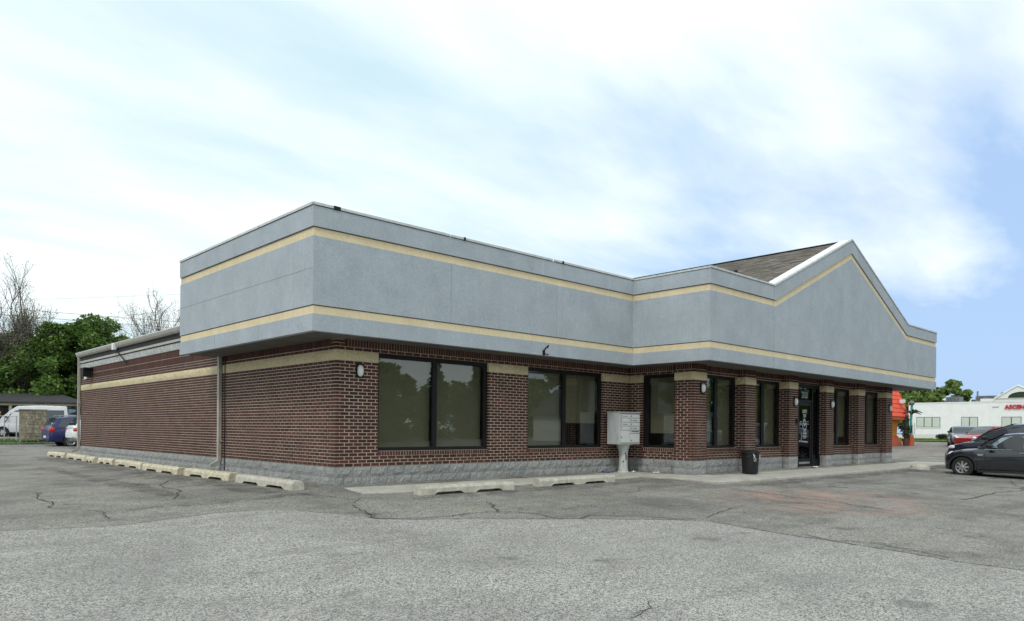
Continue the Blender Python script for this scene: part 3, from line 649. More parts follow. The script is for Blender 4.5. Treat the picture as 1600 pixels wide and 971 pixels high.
# soffit deck
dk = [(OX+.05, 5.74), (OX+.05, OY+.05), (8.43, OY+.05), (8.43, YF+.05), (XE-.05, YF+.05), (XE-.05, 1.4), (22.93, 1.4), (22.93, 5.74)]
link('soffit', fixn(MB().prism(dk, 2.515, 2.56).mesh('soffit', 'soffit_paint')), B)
# back of the fascia return beyond the left end
MB().box(OX+.02, .3, 5.70, 5.765, ZB+.03, ZT-.05).build('return_panel', 'grey_stucco', B)
# joints scored in the side panel and sealant runs at the vertical joints
MB().box(OX-.0025, OX+.01, OY+.02, 5.74, 3.62, 3.626).build('panel_joint', 'joint_grey', fascia)
for yv in (1.4, 3.6): MB().box(OX-.009, OX+.01, yv, yv+.007, ZB+.005, ZB+.30).build('panel_joint', 'joint_grey', fascia)
for xv in (2.2, 5.4): MB().box(xv, xv+.006, OY-.0025, OY+.01, ZB+.46, 4.19).build('panel_joint', 'joint_grey', fascia)
for xv in (XG, XG2): MB().box(xv-.005, xv+.005, YF+.022, YF+.03, ZB+.02, ZT-.5).build('joint_sealant', 'soffit_paint', fascia)
MB().box(8.376-.012, 8.376-.004, OY-.012, OY-.004, ZB+.02, ZT-.06).build('joint_sealant', 'coping_metal', fascia)
# small brackets under the fascia
mb = MB(); mb.box(4.93, 4.99, OY-.03, OY+.01, 2.50, 2.62); mb.tube([(4.96, OY-.02, 2.60), (4.92, OY-.12, 2.66), (4.98, OY-.14, 2.72), (5.03, OY-.07, 2.68)], .018, 6); mb.tube([(4.96, OY-.02, 2.54), (5.05, OY-.08, 2.52), (4.97, OY-.12, 2.50)], .012, 6)
mb.build('broken_fixture', 'black_metal', B)
# roofs
deck = MB(); deck.hexa([(.1, 5.5, 4.0), (22.8, 5.5, 4.0), (22.8, -2, 4.0), (.1, -2, 4.0), (.1, 5.5, 4.05), (22.8, 5.5, 4.05), (22.8, -2, 4.05), (.1, -2, 4.05)])
link('flat_roof', fixn(MB().prism([(.0, 5.72), (.0, -.4), (8.8, -.4), (8.8, -2.7), (24.7, -2.7), (24.7, 1.3), (22.8, 1.4), (22.8, 5.72)], 4.4, 4.45).mesh('flat_roof', 'roof_grey')), B)
YR0, YR1 = YF+.42, 5.6
ridge_z = 6.90
rf = MB(); rf.add([(XG+.02, YR0, 4.70), (XM, YR0, ridge_z), (XG2-.02, YR0, 4.70), (XG+.02, YR1, 4.70), (XM, YR1, ridge_z), (XG2-.02, YR1, 4.70)], [(0, 1, 2), (5, 4, 3), (0, 3, 4, 1), (1, 4, 5, 2), (0, 2, 5, 3)])
gr = link('gable_roof', fixn(rf.mesh('gable_roof', 'roof_grey')), B)
shg = MB(); rsh = random.Random(8)
for side in (0, 1):
    x0 = XG+.02 if side == 0 else XG2-.02; ln = math.hypot(XM-x0, ridge_z-4.70); ux, uz = (XM-x0)/ln, (ridge_z-4.70)/ln; nxn = (-uz if side == 0 else uz); nzn = abs(ux)
    for r in range(int(ln/.145)):
        y = YR0+(.15 if r % 2 else 0)-.3
        while y < YR1:
            a, b = max(y, YR0), min(y+.29, YR1); y += .30
            if b-a < .05: continue
            t0, t1 = r*.145, r*.145+.155; h0, h1 = .022+rsh.uniform(0, .014), .006
            P = lambda t, h, yy: (x0+ux*t+nxn*h, yy, 4.70+uz*t+nzn*h)
            shg.add([P(t0, h0, a), P(t0, h0, b), P(t1, h1, b), P(t1, h1, a), P(t0, 0, a), P(t0, 0, b)], [(0, 1, 2, 3), (0, 4, 5, 1)])
def shmat():
    m, t, b, o = new_mat('shingle_tab'); N = NT(t); g = N.n('ShaderNodeNewGeometry')
    c = N.mix(g.outputs['Random Per Island'], (.20, .183, .163), (.33, .30, .265)); N.l(c, b.inputs['Base Color']); b.inputs['Roughness'].default_value = .95
    N.bump(N.noise(N.pos(), 120, 3), .5, .004, b)
shmat(); shg.build('shingles', 'shingle_tab', gr, kind='stuff')
MB().tube([(XM, YR0, ridge_z+.02), (XM, YR1, ridge_z+.02)], .035, 6).build('ridge_cap', 'black_metal', gr)
# rear roof with eave, flashing, gutter and downspouts along the side wall
mb = MB(); y0, y1 = 5.8, 19.2
mb.loft([[(-.14, y, 3.47), (-.14, y, 3.51), (4.5, y, 4.40), (18.5, y, 4.40), (23.1, y, 3.51), (23.1, y, 3.47)] for y in (y0, y1)])
link('rear_roof', fixn(mb.mesh('rear_roof', 'shingle')), B)
MB().box(-.03, .0, y0, L_SIDE+.1, 3.10, 3.47).build('eave_board', 'dark_core', B)
MB().box(-.055, -.031, y0, L_SIDE+.12, 3.13, 3.20).build('eave_trim', 'gutter_metal', B)
for i in range(22):
    a = 5.8+i*.6; MB().box(-.022-.003*(i % 2), -.002, a, min(a+.597, L_SIDE), 2.915, 3.098).build('metal_flashing', 'light_flashing', B)
gt = MB(); gp = [(-.03, 3.36), (-.09, 3.36), (-.13, 3.41), (-.15, 3.47), (-.155, 3.50), (-.14, 3.50), (-.135, 3.47), (-.115, 3.42), (-.085, 3.375), (-.03, 3.375)]
gt.loft([[(x, y, z) for x, z in gp] for y in (y0-.03, 19.12)]); link('gutter', fixn(gt.mesh('gutter', 'gutter_metal')), B)
MB().box(-.158, -.02, y0, 19.15, 3.505, 3.522).build('drip_edge', 'white_flashing', B)
def downspout(y, ztop, zb, hx=-.05):
    mb = MB(); w, d = .05, .045; pts = [(hx-.005, ztop), (hx-.005, zb+.10), (hx-.06, zb+.02), (hx-.24, zb-.04)]
    rings = []
    for i, (x, z) in enumerate(pts):
        if i < 2: rings.append([(x-d, y-w, z), (x+d*.7, y-w, z), (x+d*.7, y+w, z), (x-d, y+w, z)])
        elif i == 2: rings.append([(x-d*.8, y-w, z+.05), (x+d*.6, y-w, z-.05), (x+d*.6, y+w, z-.05), (x-d*.8, y+w, z+.05)])
        else: rings.append([(x, y-w, z+.04), (x, y-w, z-.05), (x, y+w, z-.05), (x, y+w, z+.04)])
    mb.loft(rings); o = link('downspout', fixn(mb.mesh('downspout', 'gutter_metal')), B)
    for zz in (.4, 1.6): MB().box(hx-d-.012, hx+d, y-w-.03, y+w+.03, zz, zz+.03).build('strap', 'gutter_metal', o)
downspout(5.52, 2.515, -.16); downspout(18.99, 3.40, -.18)
# thin conduit beside the front downspout, side wall camera box and bracket
MB().tube([(-.03, 5.27, 2.515), (-.03, 5.27, -.3)], .012, 6).build('conduit', 'black_metal', B)
mb = MB(); mb.box(-.30, -.0, 17.25, 17.85, 2.83, 2.88); mb.box(-.32, -.04, 17.3, 17.55, 2.55, 2.86); mb.build('wall_light', 'black_metal', B)
MB().box(-.06, -.0, 17.9, 18.3, 2.5, 2.88).build('junction_box', 'coping_metal', B)
mb = MB(); mb.box(-.20, -.10, 14.05, 14.25, 3.30, 3.52); mb.build('gutter_bracket', 'white_flashing', B)
MB().tube([(-.12, 14.15, 3.34), (-.09, 13.4, 2.98), (-.06, 13.1, 2.82)], .022, 6).build('conduit', 'black_metal', B)
# wall lamps
def wlamp(x, y, z, oval=.175):
    mb = MB(); mb.box(x-.085, x+.085, y-.03, y+.002, z-.14, z+.14); p = mb.build('wall_lamp', 'black_metal', B)
    g_ = MB(); rings = []
    for t, rr in ((0, 1), (.35, .97), (.7, .75), (.93, .4), (1.0, .12)):
        rings.append([(x+.066*rr*math.copysign(abs(math.cos(a))**.8, math.cos(a)), y-.03-.07*t, z+oval*.66*rr*math.copysign(abs(math.sin(a))**.8, math.sin(a))) for a in [k*math.pi/10 for k in range(20)]])
    g_.loft(rings); link('lamp_globe', fixn(g_.mesh('lamp_globe', 'lamp_plastic', True)), p)
wlamp(.53, 0, 1.91); wlamp(9.45, -2.23, 1.89)
for x in (14.71, 17.37, 22.62): wlamp(x, -2.23, 1.70, .17)
# windows ------------------------------------------------------------
def window(F, s0, s1, n, mull, shades, z0=SILL, z1=WIN_T, fl=.05, fr=.10, mw=.06):
    mb = MB(); d = .09
    fbox(mb, F, s0, s1, n, n-d, z0, z0+.07); fbox(mb, F, s0, s1, n, n-d, z1-.09, z1)
    fbox(mb, F, s0, s0+fl, n, n-d, z0+.07, z1-.09); fbox(mb, F, s1-fr, s1, n, n-d, z0+.07, z1-.09)
    for c in mull: fbox(mb, F, c-mw, c+mw, n, n-d, z0+.07, z1-.09)
    w = mb.build('window', 'black_metal', B)
    ed = [s0+fl]+[v for c in mull for v in (c-mw, c+mw)]+[s1-fr]
    for i in range(0, len(ed), 2):
        q = MB(); fbox(q, F, ed[i]+.001, ed[i+1]-.001, n-.03, n-.036, z0+.071, z1-.091); q.build('pane', 'tinted_glass', w)
        zb_ = shades[i//2]; q = MB(); fbox(q, F, ed[i]-.02, ed[i+1]+.02, n-.14, n-.145, zb_, z1+.05); q.build('roller_shade', 'shade_fabric', w)
    return w
window(FR, W1[0], W1[1], -.06, [2.46], [.2, .2]); window(FR, W2_[0], W2_[1], -.06, [6.64], [.2, .95])
window(BS, .45, 1.62, -.06, [], [.70], fl=.16, fr=.05)
window(BY, PX[0]+.62-9.28, PX[1]-9.28, .13-.03-.0, [1.42], [.2, .2]) if False else None
for i, shd in ((0, (.2, .2)), (1, (.2, .2)), (3, (.62, .62)), (4, (.2, .2))):
    a, b = PX[i]+.612-9.28, PX[i+1]-.002-9.28
    window(BY, a, b, -.13, [(a+b)/2+.0], shd, fl=.08, fr=.10, mw=.075)
# entrance: door, transom, sidelight
ent = MB(); n = -.02; a, b = DOORB[0]+.003-9.28, DOORB[1]-.003-9.28; dx0, dx1 = 15.42-9.28, 16.40-9.28; zf = -.355
fbox(ent, BY, a, dx0-.0, n, n-.12, zf, WIN_T); fbox(ent, BY, dx1, dx1+.08, n, n-.12, zf, WIN_T); fbox(ent, BY, b-.06, b, n, n-.12, zf, WIN_T)
fbox(ent, BY, dx0, dx1, n, n-.12, 1.74, 1.80); fbox(ent, BY, dx0, dx1, n, n-.12, 2.20, WIN_T); fbox(ent, BY, dx1+.08, b-.06, n, n-.12, 2.20, WIN_T); fbox(ent, BY, dx1+.08, b-.06, n, n-.12, zf, -.15)
dfr = ent.build('entrance_frame', 'door_black', B)
q = MB(); fbox(q, BY, dx0, dx1, n-.05, n-.056, 1.80, 2.20); q.build('transom_pane', 'door_glass', dfr)
q = MB(); fbox(q, BY, dx1+.08, b-.06, n-.05, n-.056, -.15, 2.20); q.build('sidelight_pane', 'door_glass', dfr)
q = MB(); fbox(q, BY, dx0+.004, dx0+.10, n-.02, n-.07, zf+.01, 1.735); fbox(q, BY, dx1-.10, dx1-.004, n-.02, n-.07, zf+.01, 1.735); fbox(q, BY, dx0+.10, dx1-.10, n-.02, n-.07, 1.62, 1.735); fbox(q, BY, dx0+.10, dx1-.10, n-.02, n-.07, zf+.01, zf+.26)
door = q.build('door', 'door_black', B)
q = MB(); fbox(q, BY, dx0+.10, dx1-.10, n-.04, n-.046, zf+.26, 1.62); q.build('door_pane', 'door_glass', door)
MB().tube([W2(BY, dx0+.07, .0, .75), W2(BY, dx0+.07, .05, .75), W2(BY, dx0+.07, .05, .45), W2(BY, dx0+.07, .0, .45)], .014, 8).build('handle', 'galvanised', door)
q = MB(); fbox(q, BY, dx0+.11, dx1-.11, n-.014, n-.020, -.26, -.20); q.build('kick_strip', 'galvanised', door)
q = MB(); fbox(q, BY, dx0, b-.1, .10, n-.1, -.369, -.352); q.build('threshold', 'galvanised', B)
def sign_text(s, size, x, z, parent, y=-2.03+.02+.037, mat='white_vinyl', sx=1, bold=0):
    me = text_mesh(s, size, mat, .0015, bold); o = link('lettering', me, parent, (x, y, z), (R(90), 0, 0)); o.scale = (sx, 1, 1); return o
sign_text('2020', .30, 15.95, 1.96, dfr, y=-2.03+.02+.045, sx=.66)
sign_text('SUITE', .15, 15.95, 1.43, door, sx=.85, bold=.004); sign_text('101', .17, 15.95, 1.29, door, sx=.85, bold=.005)
sign_text('CAREER', .085, 15.95, .72, door, sx=.9, bold=.003); sign_text('CENTER', .085, 15.95, .62, door, sx=.9, bold=.003)
yy = -2.03+.02+.036
mb = MB()
for k in range(20):
    a0, a1 = k*math.pi/10, (k+1)*math.pi/10
    mb.add([(15.95+r*math.cos(a), yy, .98+r*math.sin(a)*1.15) for a in (a0, a1) for r in (.12, .15)], [(0, 1, 3, 2)])
for k in range(14):
    a0, a1 = -.6+k*.28, -.6+(k+1)*.28
    mb.add([(15.93+r*math.cos(a), yy, 1.12+r*math.sin(a)) for a in (a0, a1) for r in (.055, .085)], [(0, 1, 3, 2)])
mb.add([(15.86, yy, 1.05), (16.04, yy, 1.05), (15.95, yy, .93)], [(0, 1, 2)])
for (x0, x1, z) in ((15.62, 15.72, 1.10), (15.60, 15.74, 1.02), (16.12, 16.24, 1.10), (16.12, 16.26, 1.02), (15.85, 16.05, .78), (15.83, 16.07, .56)): mb.add([(x0, yy, z), (x1, yy, z), (x1, yy, z+.014), (x0, yy, z+.014)], [(0, 1, 2, 3)])
mb.add([(15.943, yy, .82), (15.957, yy, .82), (15.957, yy, .9), (15.943, yy, .9)], [(0, 1, 2, 3)])
link('door_logo', mb.mesh('door_logo', 'white_vinyl'), door)
mb = MB().box(14.78, 14.88, -2.27, -2.231, 1.02, 1.16); mb.build('key_box', 'black_metal', B)
# dark interior behind the glass
mb = MB(); mb.box(.15, 22.7, 4.0, 4.1, -.5, 2.6); mb.box(9.45, 22.7, -1.6, 4.0, -.42, -.38); mb.box(.15, 9.2, .15, 4, -.38, -.34)
mb.build('interior', 'interior_wall', B)
mb = MB(); mb.box(7.35, 7.75, .45, .5, .25, .95); mb.box(7.3, 7.8, .5, .95, .15, .22)
for xx in (7.33, 7.75):
    for yv in (.52, .9): mb.box(xx, xx+.03, yv, yv+.03, -.34, .15)
mb.build('office_chair', 'chair_black', B)

# ------------------------------------------------------------------ wheel stops
def stop_mesh(L, mat, seed):
    r_ = random.Random(seed); st = [0, .02, L*.13, L*.17, L*.40, L*.44, L*.56, L*.60, L*.83, L*.87, L-.02, L]; zb = [0, 0, 0, .045, .045, 0, 0, .045, .045, 0, 0, 0]
    full = []; zz = []
    for i in range(len(st)-1):
        n_ = max(1, int((st[i+1]-st[i])/.15))
        for k in range(n_): t = k/n_; full.append(st[i]+(st[i+1]-st[i])*t); zz.append(zb[i]+(zb[i+1]-zb[i])*t)
    full.append(L); zz.append(0); rings = []
    for s_, z in zip(full, zz):
        e = .985 if s_ in (0, L) else 1; j = lambda a: r_.uniform(-a, a)
        rings.append([(s_, -.125*e, z*1.2), (s_, -.12*e+j(.004), .12+j(.005)), (s_, -.08+j(.006), .175*e+j(.004)), (s_, .08+j(.006), .175*e+j(.004)), (s_, .12*e, .12), (s_, .125*e, z*1.2)])
    mb = MB().loft(rings); return fixn(mb.mesh('wheel_stop', mat))
def wheel_stop(a, b, label, mat='stop_concrete', seed=1):
    a, b = Vector(a), Vector(b); dd_ = (b-a).normalized()*.07; a, b = a+dd_, b-dd_*2; L = (b-a).length; za, zb = gz(*a), gz(*b)
    o = link('wheel_stop', stop_mesh(L, mat, seed), None, (a.x, a.y, za-.004), (0, -math.atan2(zb-za, L), math.atan2(b.y-a.y, b.x-a.x)))
    tag(o, label, 'wheel stop', 'concrete wheel stops around the brick building')
    for t in (.1, .9):
        p = MB().lathe([(.0, .172), (.018, .172), (.018, .182), (0.0, .183)], 8, (L*t, 0, 0)).build('steel_pin', 'gutter_metal', o)
XS = -.80
sides = [(-.13, 2.72, 'grey weathered concrete wheel stop nearest the brick corner, first in the side wall row'),
 (2.86, 5.62, 'tan concrete wheel stop in front of the near downspout'), (5.71, 8.59, 'tan concrete wheel stop just past the near downspout, third along the side wall'),
 (8.65, 11.38, 'tan wheel stop midway along the side brick wall, with a broken one behind it'), (11.44, 13.1, 'longer half of the broken tan wheel stop by the side wall'),
 (13.17, 14.31, 'short broken-off half of a tan wheel stop by the side wall'), (14.39, 17.21, 'pale wheel stop just before the far corner downspout'), (17.4, 20.0, 'pale wheel stop at the far end of the row, past the building corner')]
for i, (a, b, lb) in enumerate(sides): wheel_stop((XS+.05*math.sin(i*2.1), a), (XS+.05*math.sin(i*2.1+1), b), lb, 'grey_concrete' if i == 0 else 'stop_concrete', i+1)
wheel_stop((.76, -1.56), (3.30, -1.64), 'long grey concrete wheel stop under the left large window', 'grey_concrete', 20)
wheel_stop((4.0, -1.50), (6.75, -1.52), 'long grey concrete wheel stop nearest the mailbox', 'grey_concrete', 21)
o = MB().lathe([(.0, 0), (.34, 0), (.30, .12), (.16, .2), (0, .21)], 9).build('concrete_chunk', 'grey_concrete', None); o.location = (20.6, -3.95, gz(20.6, -3.95)-.02); o.rotation_euler = (.1, 0, .4)
tag(o, 'broken pale concrete lump at the end of the sidewalk before the black car', 'concrete block')

# ------------------------------------------------------------------ mailbox cluster
mx = empty('mailbox_unit', (8.49, -.42, SZ-.004), -.15, 'grey cluster mailbox with numbered doors on a round pedestal in the corner of the building', 'mailbox')
mb = MB(); W_, D_, Z0, Z1 = .78, .455, .765, 1.615
mb.box(-W_/2, W_/2, -D_/2, D_/2, Z0, Z1); body = fixn(mb.mesh('cabinet', 'mailbox_metal'))
bm = bmesh.new(); bm.from_mesh(body); bmesh.ops.bevel(bm, geom=bm.edges[:], offset=.008, segments=2, affect='EDGES'); bm.to_mesh(body); bm.free(); cab = link('cabinet', body, mx)
MB().box(-W_/2-.012, W_/2+.012, -D_/2-.03, D_/2+.01, Z1, Z1+.018).build('hood', 'mailbox_metal', mx)
fy = -D_/2
MB().box(-W_/2+.045, W_/2-.03, fy-.004, fy-.001, Z0+.04, Z1-.03).build('door_gap', 'mailbox_dark', cab)
cw = (W_-.075-.03)/2
for col in (0, 1):
    x0 = -W_/2+.05+col*(cw+.014); z = Z1-.045
    for r in range(4):
        d_ = MB().box(x0, x0+cw, fy-.016, fy-.004, z-.095, z).build('small_door', 'mailbox_door', mx)
        MB().box(x0+.02, x0+.05, fy-.022, fy-.016, z-.062, z-.035).build('lock', 'mailbox_dark', d_)
        if (r+col) % 2 == 0: MB().box(x0+.09, x0+.26, fy-.018, fy-.016, z-.06, z-.045).build('number_strip', 'mailbox_dark', d_)
        z -= .107
    if col:
        d_ = MB().box(x0, x0+cw, fy-.016, fy-.004, z-.075, z).build('outgoing_slot', 'mailbox_door', mx); MB().box(x0+.05, x0+cw-.02, fy-.024, fy-.016, z-.035, z-.015).build('slot_flap', 'mailbox_dark', d_)
        z -= .087
    d_ = MB().box(x0, x0+cw, fy-.016, fy-.004, Z0+.05, z).build('parcel_door', 'mailbox_door', mx)
    MB().box(x0+.03, x0+.055, fy-.022, fy-.016, z-.2, z-.165).build('lock', 'mailbox_dark', d_)
pd = MB().lathe([(.0, 0), (.165, 0), (.165, .02), (.135, .05), (.12, .2), (.115, .42), (.13, .6), (.17, .72), (.20, .765)], 20).build('pedestal', 'pedestal_paint', mx, smooth=True)
mb = MB(); mb.box(-.03, .0, -.128, -.118, .36, .5); mb.box(-.05, -.02, -.125, -.112, .5, .55); mb.box(-.1, -.09, -.12, -.06, .3, .32); mb.build('chipped_patch', 'mailbox_dark', pd)
def litter(x, y, s, mat, lb, seed):
    r_ = random.Random(seed); mb = MB(); n_ = 7; vs = []
    for j in range(n_):
        for i in range(n_): vs.append((s*(i/(n_-1)-.5)+r_.uniform(-.01, .01), s*.7*(j/(n_-1)-.5)+r_.uniform(-.01, .01), .004+abs(r_.gauss(0, .025))*(s/.25)))
    mb.add(vs, [(j*n_+i, j*n_+i+1, (j+1)*n_+i+1, (j+1)*n_+i) for j in range(n_-1) for i in range(n_-1)])
    o = mb.build('litter', mat, None); o.location = (x, y, SZ+.002); tag(o, lb, 'litter', 'litter round the mailbox foot')
litter(8.05, -.24, .34, 'blue_paper', 'crumpled blue and white wrapper left of the mailbox foot', 1)
litter(8.75, -.55, .14, 'white_paper', 'small crumpled white paper right beside the mailbox foot', 2)
litter(9.0, -1.15, .18, 'white_paper', 'flat white paper scrap right of the mailbox under the dark window', 3)
litter(15.9, -2.35, .22, 'white_paper', 'white paper scrap on the sidewalk at the entrance door', 4)
# ------------------------------------------------------------------ bin
bn = empty('trash_can', (11.12, -2.70, SZ-.006), .3, 'round black plastic trash can with lid standing against the second pilaster', 'trash can')
MB().lathe([(0, 0), (.195, 0), (.205, .02), (.235, .52), (.245, .53), (.245, .565), (.23, .565)], 28).build('tub', 'bin_plastic', bn, smooth=True)
MB().lathe([(.25, .56), (.262, .565), (.262, .60), (.24, .615), (.12, .64), (0, .645)], 28).build('lid', 'bin_plastic', bn, smooth=True)
MB().tube([(-.20, -.12, .56), (-.215, -.15, .46), (-.16, -.19, .40), (-.20, -.14, .34)], .008, 6).build('tie_cord', 'white_paper', bn)
MB().tube([(-.17, -.165, .50), (-.21, -.13, .42), (-.15, -.19, .33)], .006, 6).build('tie_cord', 'white_paper', bn)
MB().box(.10, .15, -.235, -.228, .40, .52).build('paper_tag', 'white_paper', bn)
for s_ in (-1, 1): MB().tube([(s_*.24, -.06, .5), (s_*.28, -.04, .47), (s_*.28, .04, .47), (s_*.24, .06, .5)], .012, 6).build('handle', 'bin_plastic', bn)

# ------------------------------------------------------------------ cars (x forward, y left, z up)
def interp(keys, x):
    for (a, b) in zip(keys, keys[1:]):
        if x <= b[0]: t = (x-a[0])/(b[0]-a[0]); t = t*t*(3-2*t)*.5+t*.5; return [p+(q-p)*t for p, q in zip(a[1:], b[1:])]
    return list(keys[-1][1:])
def make_car(label, cat, paint, body, roof, wheels, wr, W, belt, name='parked_car', glassm='car_glass', spokes=8, doors=(), head=None, tail=None, tum=.30, mirror=None, roofmat=None, sidewin=None, plate=False, chrome_belt=False, rails=False, archtrim=True):
    """body keys: x, halfwidth factor, z_bottom, z_top. roof keys: x, z."""
    e = empty(name, (0, 0, 0), 0, label, cat); hw = W/2
    x0, x1 = body[0][0], body[-1][0]; n_ = 44; mb = MB(); rings = []
    for i in range(n_+1):
        x = x0+(x1-x0)*i/n_; wf, zb, zt = interp(body, x); w = hw*wf; h = zt-zb
        half = [(w*.86, zb), (w*.965, zb+h*.10), (w*.995, zb+h*.32), (w, zb+h*.52), (w*.985, zb+h*.74), (w*.955, zb+h*.90), (w*.87, zt-.012), (w*.5, zt+.012)]
        rings.append([(x, -y, z) for y, z in half[::-1]]+[(x, y, z) for y, z in half])
    mb.loft(rings); me = fixn(mb.mesh('body', paint, True)); bo = link('body', me, e)
    # wheel openings cut with a boolean
    cut = MB()
    for wx in wheels:
        for s_ in (-1, 1):
            rr = wr+.055; cut.loft([[(wx+rr*math.cos(a*math.pi/14), y, wr+rr*math.sin(a*math.pi/14)) for a in range(28)] for y in (s_*(hw-.24), s_*(hw+.2))])
    cm = fixn(cut.mesh('cut', 'car_trim')); cobj = link('cut', cm)
    md = bo.modifiers.new('b', 'BOOLEAN'); md.object = cobj; md.operation = 'DIFFERENCE'; md.solver = 'EXACT'
    dg = bpy.context.evaluated_depsgraph_get(); nm = bpy.data.meshes.new_from_object(bo.evaluated_get(dg)); bo.modifiers.clear(); bo.data = nm
    bpy.data.objects.remove(cobj); nm.materials.clear(); nm.materials.append(M[paint]); nm.materials.append(M['car_trim'])
    for p in nm.polygons:
        c = p.center; p.material_index = 0
        for wx in wheels:
            if abs(c.y) < hw-.02 and math.hypot(c.x-wx, c.z-wr) < wr+.07 and c.z < wr*2+.15 and abs(c.y) > hw-.26: p.material_index = 1
    # cabin shell
    rx0, rx1 = roof[0][0], roof[-1][0]; wb = hw*.925; k_ = 36; rings = []
    def rz(x): return interp([(a, b) for a, b in roof], x)[0]
    def side(z, x):
        t = 1-.10*max(0, (x-(rx1-1.1))/1.1); return (wb-(z-belt)*tum)*t
    for i in range(k_+1):
        x = rx0+(rx1-rx0)*i/k_; zt = max(rz(x), belt-.02); zs = max(belt-.04, zt-.07); s1 = side(zs, x)
        half = [(side(belt-.05, x), belt-.05), (s1, zs), (s1-.035, zt-.022), (s1-.12, zt), (s1*.4, zt+.018)]
        rings.append([(x, -y, z) for y, z in half[::-1]]+[(x, y, z) for y, z in half])
    c_ = MB().loft(rings); cabo = link('cabin', fixn(c_.mesh('cabin', roofmat or paint, True)), e)
    # side windows
    for poly in sidewin:
        for s_ in (-1, 1):
            v = [(x, s_*(side(z, x)+.007), z) for x, z in poly]; v2 = [(x, s_*(side(z, x)-.01), z) for x, z in poly]; n2 = len(poly)
            q = MB().add(v+v2, [tuple(range(n2)), tuple(range(2*n2-1, n2-1, -1))]+[(i, (i+1) % n2, n2+(i+1) % n2, n2+i) for i in range(n2)])
            link('side_window', fixn(q.mesh('side_window', glassm)), e)
    # windscreen and rear window follow the roof curve
    def screen(nm_, xa, xb):
        q = MB(); rows_ = []
        for i in range(7):
            x = xa+(xb-xa)*i/6; z = rz(x); ww = side(z-.07, x)-.05; dz = .012
            sl_ = (rz(x+.01)-rz(x-.01))/.02; nl = math.hypot(1, sl_); nx_, nz_ = -sl_/nl, 1/nl
            rows_.append([(x+nx_*.012, y, z+.004+nz_*.012+(.014 if abs(y) < ww*.6 else 0)) for y in (-ww, -ww*.5, 0, ww*.5, ww)])
        q.loft(rows_, closed=False, cap=False); link(nm_, q.mesh(nm_, glassm, True), e)
    a_, b_ = rx1, max(x for x, z in roof if z > max(q[1] for q in roof)-.10)
    screen('windscreen', b_+(a_-b_)*.02, a_-(a_-b_)*.10)
    c0 = rx0; d0 = min(x for x, z in roof if z > max(q[1] for q in roof)-.14); screen('rear_window', c0+(d0-c0)*.18, d0-(d0-c0)*.05)
    # wheels
    for wx in wheels:
        for s_ in (-1, 1):
            T = MB(); prof = [(wr*.62, -.10), (wr*.70, -.11), (wr*.93, -.105), (wr, -.085), (wr, .085), (wr*.93, .105), (wr*.70, .11), (wr*.62, .10)]
            rings = [[(r_*math.cos(a*math.pi/16), y, r_*math.sin(a*math.pi/16)) for a in range(32)] for r_, y in prof]+[]
            T.loft(rings+[rings[0]], cap=False); w_ = link('wheel', fixn(T.mesh('tyre', 'tyre', True)), e, (wx, s_*(hw-.115), wr)); w_.name = 'wheel'
            Rm = MB(); o_ = s_*.085
            rg = [[(r_*math.cos(a*math.pi/14), y, r_*math.sin(a*math.pi/14)) for a in range(28)] for r_, y in ((wr*.66, o_), (wr*.62, o_+s_*.012), (wr*.58, o_), (wr*.575, o_-s_*.06))]
            Rm.loft(rg, cap=False)
            for k in range(spokes):
                a = k*2*math.pi/spokes; ca, sa = math.cos(a), math.sin(a); ww = .024 if spokes > 6 else .04
                pts = []
                for (r_, wd, dy) in ((wr*.10, ww*1.0, .005), (wr*.60, ww*1.35, .0)):
                    for sg in (-1, 1):
                        for dd in (0, -s_*.03): pts.append((r_*ca-sg*wd*sa, o_+dy*s_+dd, r_*sa+sg*wd*ca))
                Rm.add(pts, [(0, 2, 6, 4), (1, 5, 7, 3), (0, 4, 5, 1), (2, 3, 7, 6), (4, 6, 7, 5)])
            Rm.loft([[(r_*math.cos(a*math.pi/6), y, r_*math.sin(a*math.pi/6)) for a in range(12)] for r_, y in ((wr*.17, o_-s_*.03), (wr*.17, o_+s_*.008), (wr*.10, o_+s_*.014))])
            link('rim', fixn(Rm.mesh('rim', 'rim_silver')), w_)
            Bd = MB(); Bd.loft([[(wr*.6*math.cos(a*math.pi/12), y, wr*.6*math.sin(a*math.pi/12)) for a in range(24)] for y in (o_-s_*.055, o_-s_*.075)]); link('hub_shadow', fixn(Bd.mesh('hub_shade_disc', 'car_trim')), w_).name = 'hub_shade_disc'  # dark disc that paints the shade behind the spokes
            if archtrim:
                A = MB(); rings = []
                for a in range(0, 25):
                    t = math.pi*(-.06+1.12*a/24); rings.append([(wx+r_*math.cos(t), s_*(hw*ybf), wr+r_*math.sin(t)) for r_, ybf in ((wr+.05, .985), (wr+.05, 1.012), (wr+.10, 1.010), (wr+.105, .985))])
                A.loft(rings); link('arch_trim', fixn(A.mesh('arch_trim', 'car_trim')), e)
    # seams, handles, mirrors, lamps
    def bw(x, z):
        wf, zb, zt = interp(body, x); h = zt-zb; t = (z-zb)/h; pr = [(0, .86), (.10, .965), (.32, .995), (.52, 1), (.74, .985), (.90, .955), (1, .87)]
        for (a, fa), (b, fb) in zip(pr, pr[1:]):
            if t <= b: return hw*wf*(fa+(fb-fa)*(t-a)/(b-a))
        return hw*wf*.87
    for xd_ in doors:
        for s_ in (-1, 1):
            zs_ = [interp(body, xd_)[1]+.10+i*(belt-.05-interp(body, xd_)[1]-.10)/8 for i in range(9)]
            q = MB(); rr_ = []
            for z in zs_: y = s_*(bw(xd_, z)+.0025); rr_.append([(xd_-.005, y, z), (xd_+.005, y, z)])
            q.loft(rr_, closed=False, cap=False); q.build('door_seam', 'car_trim', e)
